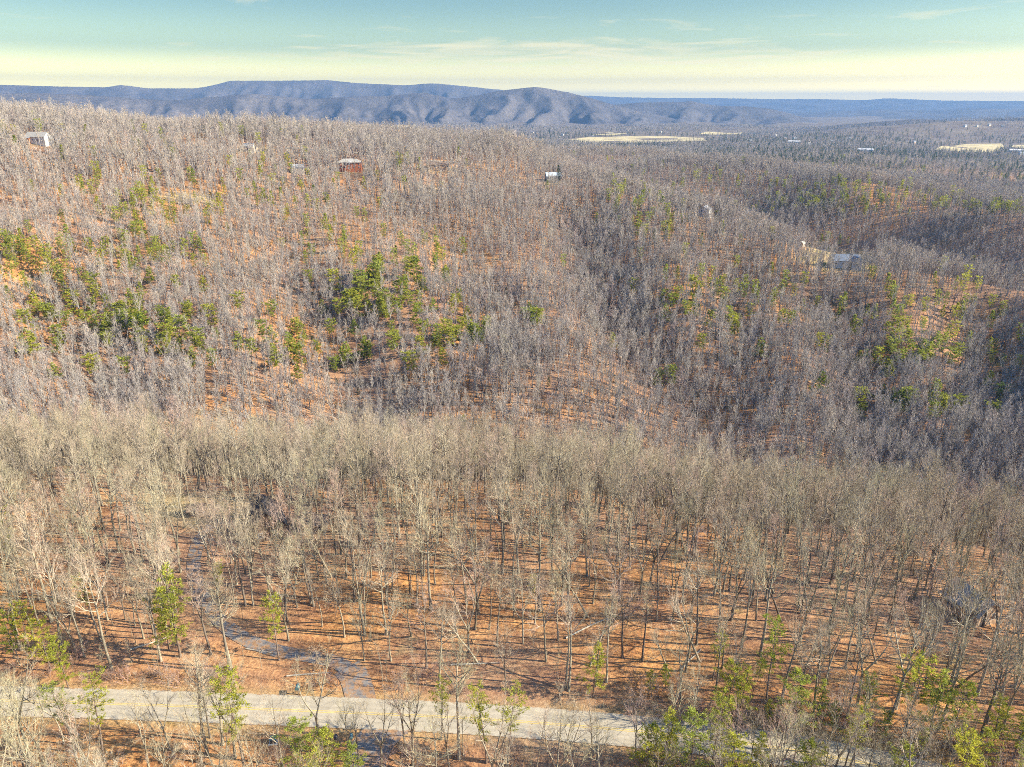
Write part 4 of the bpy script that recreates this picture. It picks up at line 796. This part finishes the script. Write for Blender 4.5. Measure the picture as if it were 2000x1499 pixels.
# saplings: 300 nearest as things, the rest as one mass
sx, sy = grid_pts(4.6, 76, 330, 52, 0.48); k = rng.uniform(0, 1, len(sx)) < 0.5; sx, sy = sx[k], sy[k]; m = allowed(sx, sy, 4.8); sx, sy = sx[m], sy[m]; sz_ = full_T(sx, sy); m = seen(sx, sy, sz_ + 8, 6); sx, sy, sz_ = sx[m], sy[m], sz_[m]
sd = np.hypot(sx, sy); spx, spy, _ = project(sx, sy, sz_ + 3); sin_ = (spx > -30) & (spx < 2030) & (spy < 1520); so = np.argsort(np.where(sin_, sd, 1e9))[:300]; si = np.zeros(len(sx), bool); si[so] = True
scell = {}
for i in sorted(np.where(si)[0], key=lambda q_: spx[q_]):
    r = next(k for k, q in enumerate(ROWS) if q[0] <= sd[i] < q[1]); c = next((k for k, q in enumerate(COLS) if q[0] <= spx[i] < q[1]), 0 if spx[i] < 250 else 6)
    n = scell.get((r, c), 0); scell[(r, c)] = n + 1
    put(SAP[i % 4], 'bare_sapling', (sx[i], sy[i], sz_[i]), rng.uniform(0, 6.28), float(rng.uniform(0.6, 1.1)), f'thin bare sapling, {ordinal(n)} {ROWS[r][2]}, {COLS[c][2]}', 'sapling', 'saplings of the near woods')

# ------------------------------------------------------------------ the woods beyond: one mass each, scattered copies of the tree models
def proto_col(name, meshes):
    c = bpy.data.collections.new(name)
    for i, me in enumerate(meshes):
        o = bpy.data.objects.new(f'{name}_{chr(97 + i)}', me); c.objects.link(o)
    return c
def scatter(name, label, x, y, z, rz, sc, pick, meshes):
    me = bpy.data.meshes.new(name); me.from_pydata(np.column_stack([x, y, z]).tolist(), [], [])
    for nm, ty, arr in (('turn', 'FLOAT', rz), ('size', 'FLOAT', sc), ('pick', 'INT', pick)):
        me.attributes.new(nm, ty, 'POINT').data.foreach_set('value', np.asarray(arr, np.float32 if ty == 'FLOAT' else np.int32))
    o = tag(link(name, me), label, kind='stuff'); g = bpy.data.node_groups.new(name, 'GeometryNodeTree')
    g.interface.new_socket('Geometry', in_out='INPUT', socket_type='NodeSocketGeometry'); g.interface.new_socket('Geometry', in_out='OUTPUT', socket_type='NodeSocketGeometry')
    n, l = g.nodes, g.links; gi, go = n.new('NodeGroupInput'), n.new('NodeGroupOutput'); ip = n.new('GeometryNodeInstanceOnPoints'); ci = n.new('GeometryNodeCollectionInfo')
    ci.inputs['Collection'].default_value = proto_col(name + '_model', meshes); ci.inputs['Separate Children'].default_value = True; ci.inputs['Reset Children'].default_value = True
    def att(nm, ty):
        a = n.new('GeometryNodeInputNamedAttribute'); a.data_type = ty; a.inputs['Name'].default_value = nm; return a.outputs['Attribute']
    cx = n.new('ShaderNodeCombineXYZ'); l.new(att('turn', 'FLOAT'), cx.inputs[2]); er = n.new('FunctionNodeEulerToRotation'); l.new(cx.outputs[0], er.inputs[0])
    l.new(gi.outputs[0], ip.inputs['Points']); l.new(ci.outputs[0], ip.inputs['Instance']); ip.inputs['Pick Instance'].default_value = True
    l.new(att('pick', 'INT'), ip.inputs['Instance Index']); l.new(er.outputs[0], ip.inputs['Rotation']); l.new(att('size', 'FLOAT'), ip.inputs['Scale']); l.new(ip.outputs[0], go.inputs[0])
    md = o.modifiers.new('scatter', 'NODES'); md.node_group = g; return o
def merged(parts):
    Vs, Fs, mi, mats, off = [], [], [], [], 0
    for _, me in parts:
        v = np.empty(len(me.vertices) * 3); me.vertices.foreach_get('co', v); Vs.append(v.reshape(-1, 3)); b = len(mats); mats += list(me.materials)
        for p in me.polygons: Fs.append(tuple(i + off for i in p.vertices)); mi.append(b + p.material_index)
        off += len(me.vertices)
    return mk_mesh('woods_tree', np.concatenate(Vs), Fs, mats, mi)
a, b, c, s, r, mo = NEAR_REST
scatter('woods', 'mass of bare trees at the back of the near woods', a, b, c, r, s, mo, [merged(t) for t in TREES])
q = ~si; scatter('sapling_undergrowth', 'mass of thin bare saplings deeper in the near woods', sx[q], sy[q], sz_[q], rng.uniform(0, 6.28, q.sum()), rng.uniform(0.6, 1.1, q.sum()), rng.integers(0, 4, q.sum()), [merged(t) for t in SAP])
# far slope and ridges
x, y = grid_pts(4.7, 330, 900, 43); x2, y2 = grid_pts(5.2, 900, 1600, 43); x, y = np.concatenate([x, x2]), np.concatenate([y, y2])
x3, y3 = grid_pts(6.5, 335, 520, 43); x, y = np.concatenate([x, x3]), np.concatenate([y, y3])
dens = np.clip(0.90 + 0.8 * fbm(x / 60, y / 60, 31, 3), 0.6, 1); k = rng.uniform(0, 1, len(x)) < dens; x, y = x[k], y[k]; m = allowed(x, y); x, y = x[m], y[m]
PX = np.array([(p[0], p[1]) for p in pines_at if p[4] != 'near']); close = np.zeros(len(x), bool)
for hx_, hy_ in PX:
    n_ = math.hypot(hx_, hy_); ux, uy = hx_ / n_, hy_ / n_; al = x * ux + y * uy - n_; ac = np.abs(-x * uy + y * ux); close |= (al < 3) & (al > -13) & (ac < 3.6)
close &= rng.uniform(0, 1, len(x)) < 0.85; x, y = x[~close], y[~close]
z = mid_T(x, y); H = 18; m = seen(x, y, z + 17, 7); x, y, z = x[m], y[m], z[m]; d = np.hypot(x, y)
sc = np.clip(rng.normal(0.88, 0.17, len(x)), 0.42, 1.3); sc *= 0.9 + 0.25 * fbm(x / 90, y / 90, 77, 2); mid = d < 640
scatter('slope_woods', 'bare winter woods covering the far slope', x[mid], y[mid], z[mid], rng.uniform(0, 6.28, mid.sum()), sc[mid], rng.integers(0, len(MIDT), mid.sum()), MIDT)
far = ~mid; scatter('ridge_woods', 'bare winter woods on the hilltop and ridges behind', x[far], y[far], z[far], rng.uniform(0, 6.28, far.sum()), sc[far], rng.integers(0, len(FART), far.sum()), FART)
# pines of the second ridge and the remainder
px = np.concatenate([rng.normal(1950, 60, 60), rng.normal(1620, 70, 60), rng.uniform(1180, 2000, 260), rng.uniform(0, 1250, 60)]); py = np.concatenate([rng.normal(412, 14, 60), rng.normal(408, 12, 60), 300 + 130 * rng.uniform(0, 1, 260) ** 0.6, rng.uniform(250, 330, 60)])
H_ = hit(px, py); H_ = np.vstack([H_, [(p[0], p[1]) for p in pine_rest]]) if pine_rest else H_
H_ = H_[allowed(H_[:, 0], H_[:, 1])]; n = len(H_)
scatter('distant_pines', 'small green pines dotted over the ridges behind', H_[:, 0], H_[:, 1], full_T(H_[:, 0], H_[:, 1]), rng.uniform(0, 6.28, n), rng.uniform(0.8, 1.3, n), rng.integers(0, 3, n), FARP)
gx_, gy_ = [], []
for P, dep_, wid_ in GULLY:
    s_ = np.concatenate([[0], np.cumsum(np.hypot(*np.diff(P, axis=0).T))]); n_ = int(s_[-1] / 2.2); u_ = rng.uniform(0.1, 1, n_) * s_[-1]
    gx_.append(np.interp(u_, s_, P[:, 0]) + rng.normal(0, 11, n_)); gy_.append(np.interp(u_, s_, P[:, 1]) + rng.normal(0, 11, n_))
rx_, ry_ = grid_pts(24, 330, 720, 40, 0.5); gx_.append(rx_); gy_.append(ry_); gx_ = np.concatenate(gx_); gy_ = np.concatenate(gy_); n = len(gx_)
scatter('laurel_thickets', 'dark evergreen laurel thickets along the gullies of the far slope', gx_, gy_, full_T(gx_, gy_), rng.uniform(0, 6.28, n), rng.uniform(0.25, 0.5, n), np.ones(n, int), FARP[3:5])
# valley woods and town conifers
x, y = grid_pts(17, 1600, 3600, 42); x2, y2 = grid_pts(27, 3600, 6200, 40); x, y = np.concatenate([x, x2]), np.concatenate([y, y2])
ok = np.ones(len(x), bool)
for P in FIELDS: ok &= ~in_poly(x, y, P)
for hx_, hy_, r, _g in HOUSE_SPOTS:
    n_ = math.hypot(hx_, hy_)
    if n_ > 1500: ux, uy = hx_ / n_, hy_ / n_; al = x * ux + y * uy; ac = np.abs(-x * uy + y * ux); ok &= ~((al < n_ + r) & (al > n_ - 170) & (ac < r * 1.1))
for P in FIELDS:   # open the view across each field's near edge
    for t in (1.0,):
        c = P.mean(0); n_ = math.hypot(*c); Q = P * (1 - 45 / n_); ok &= ~(in_poly(x, y, Q) & (rng.uniform(0, 1, len(x)) < 0.9))
ok &= rng.uniform(0, 1, len(x)) < 0.85 + 0.5 * fbm(x / 300, y / 300, 61, 2); x, y = x[ok], y[ok]; z = base_T(x, y); m = seen(x, y, z + 18, 8); x, y, z = x[m], y[m], z[m]
d = np.hypot(x, y); con = rng.uniform(0, 1, len(x)) < np.where((d < 4600) & (x > -100), 0.32, 0.06) * (0.6 + 1.6 * np.clip(fbm(x / 260, y / 260, 71, 2) + 0.2, 0, 1)); n = len(x)
pick = np.where(con, rng.integers(5, 7, n), rng.integers(0, 5, n)); pick_sc = np.where(con, rng.uniform(0.8, 1.3, n), rng.uniform(0.7, 1.05, n)) * np.where(d > 3600, 1.15, 1.0)
scatter('valley_woods', 'bluish distant woods and town trees on the valley floor', x, y, z, rng.uniform(0, 6.28, n), pick_sc, pick, FART + FARP[3:5])
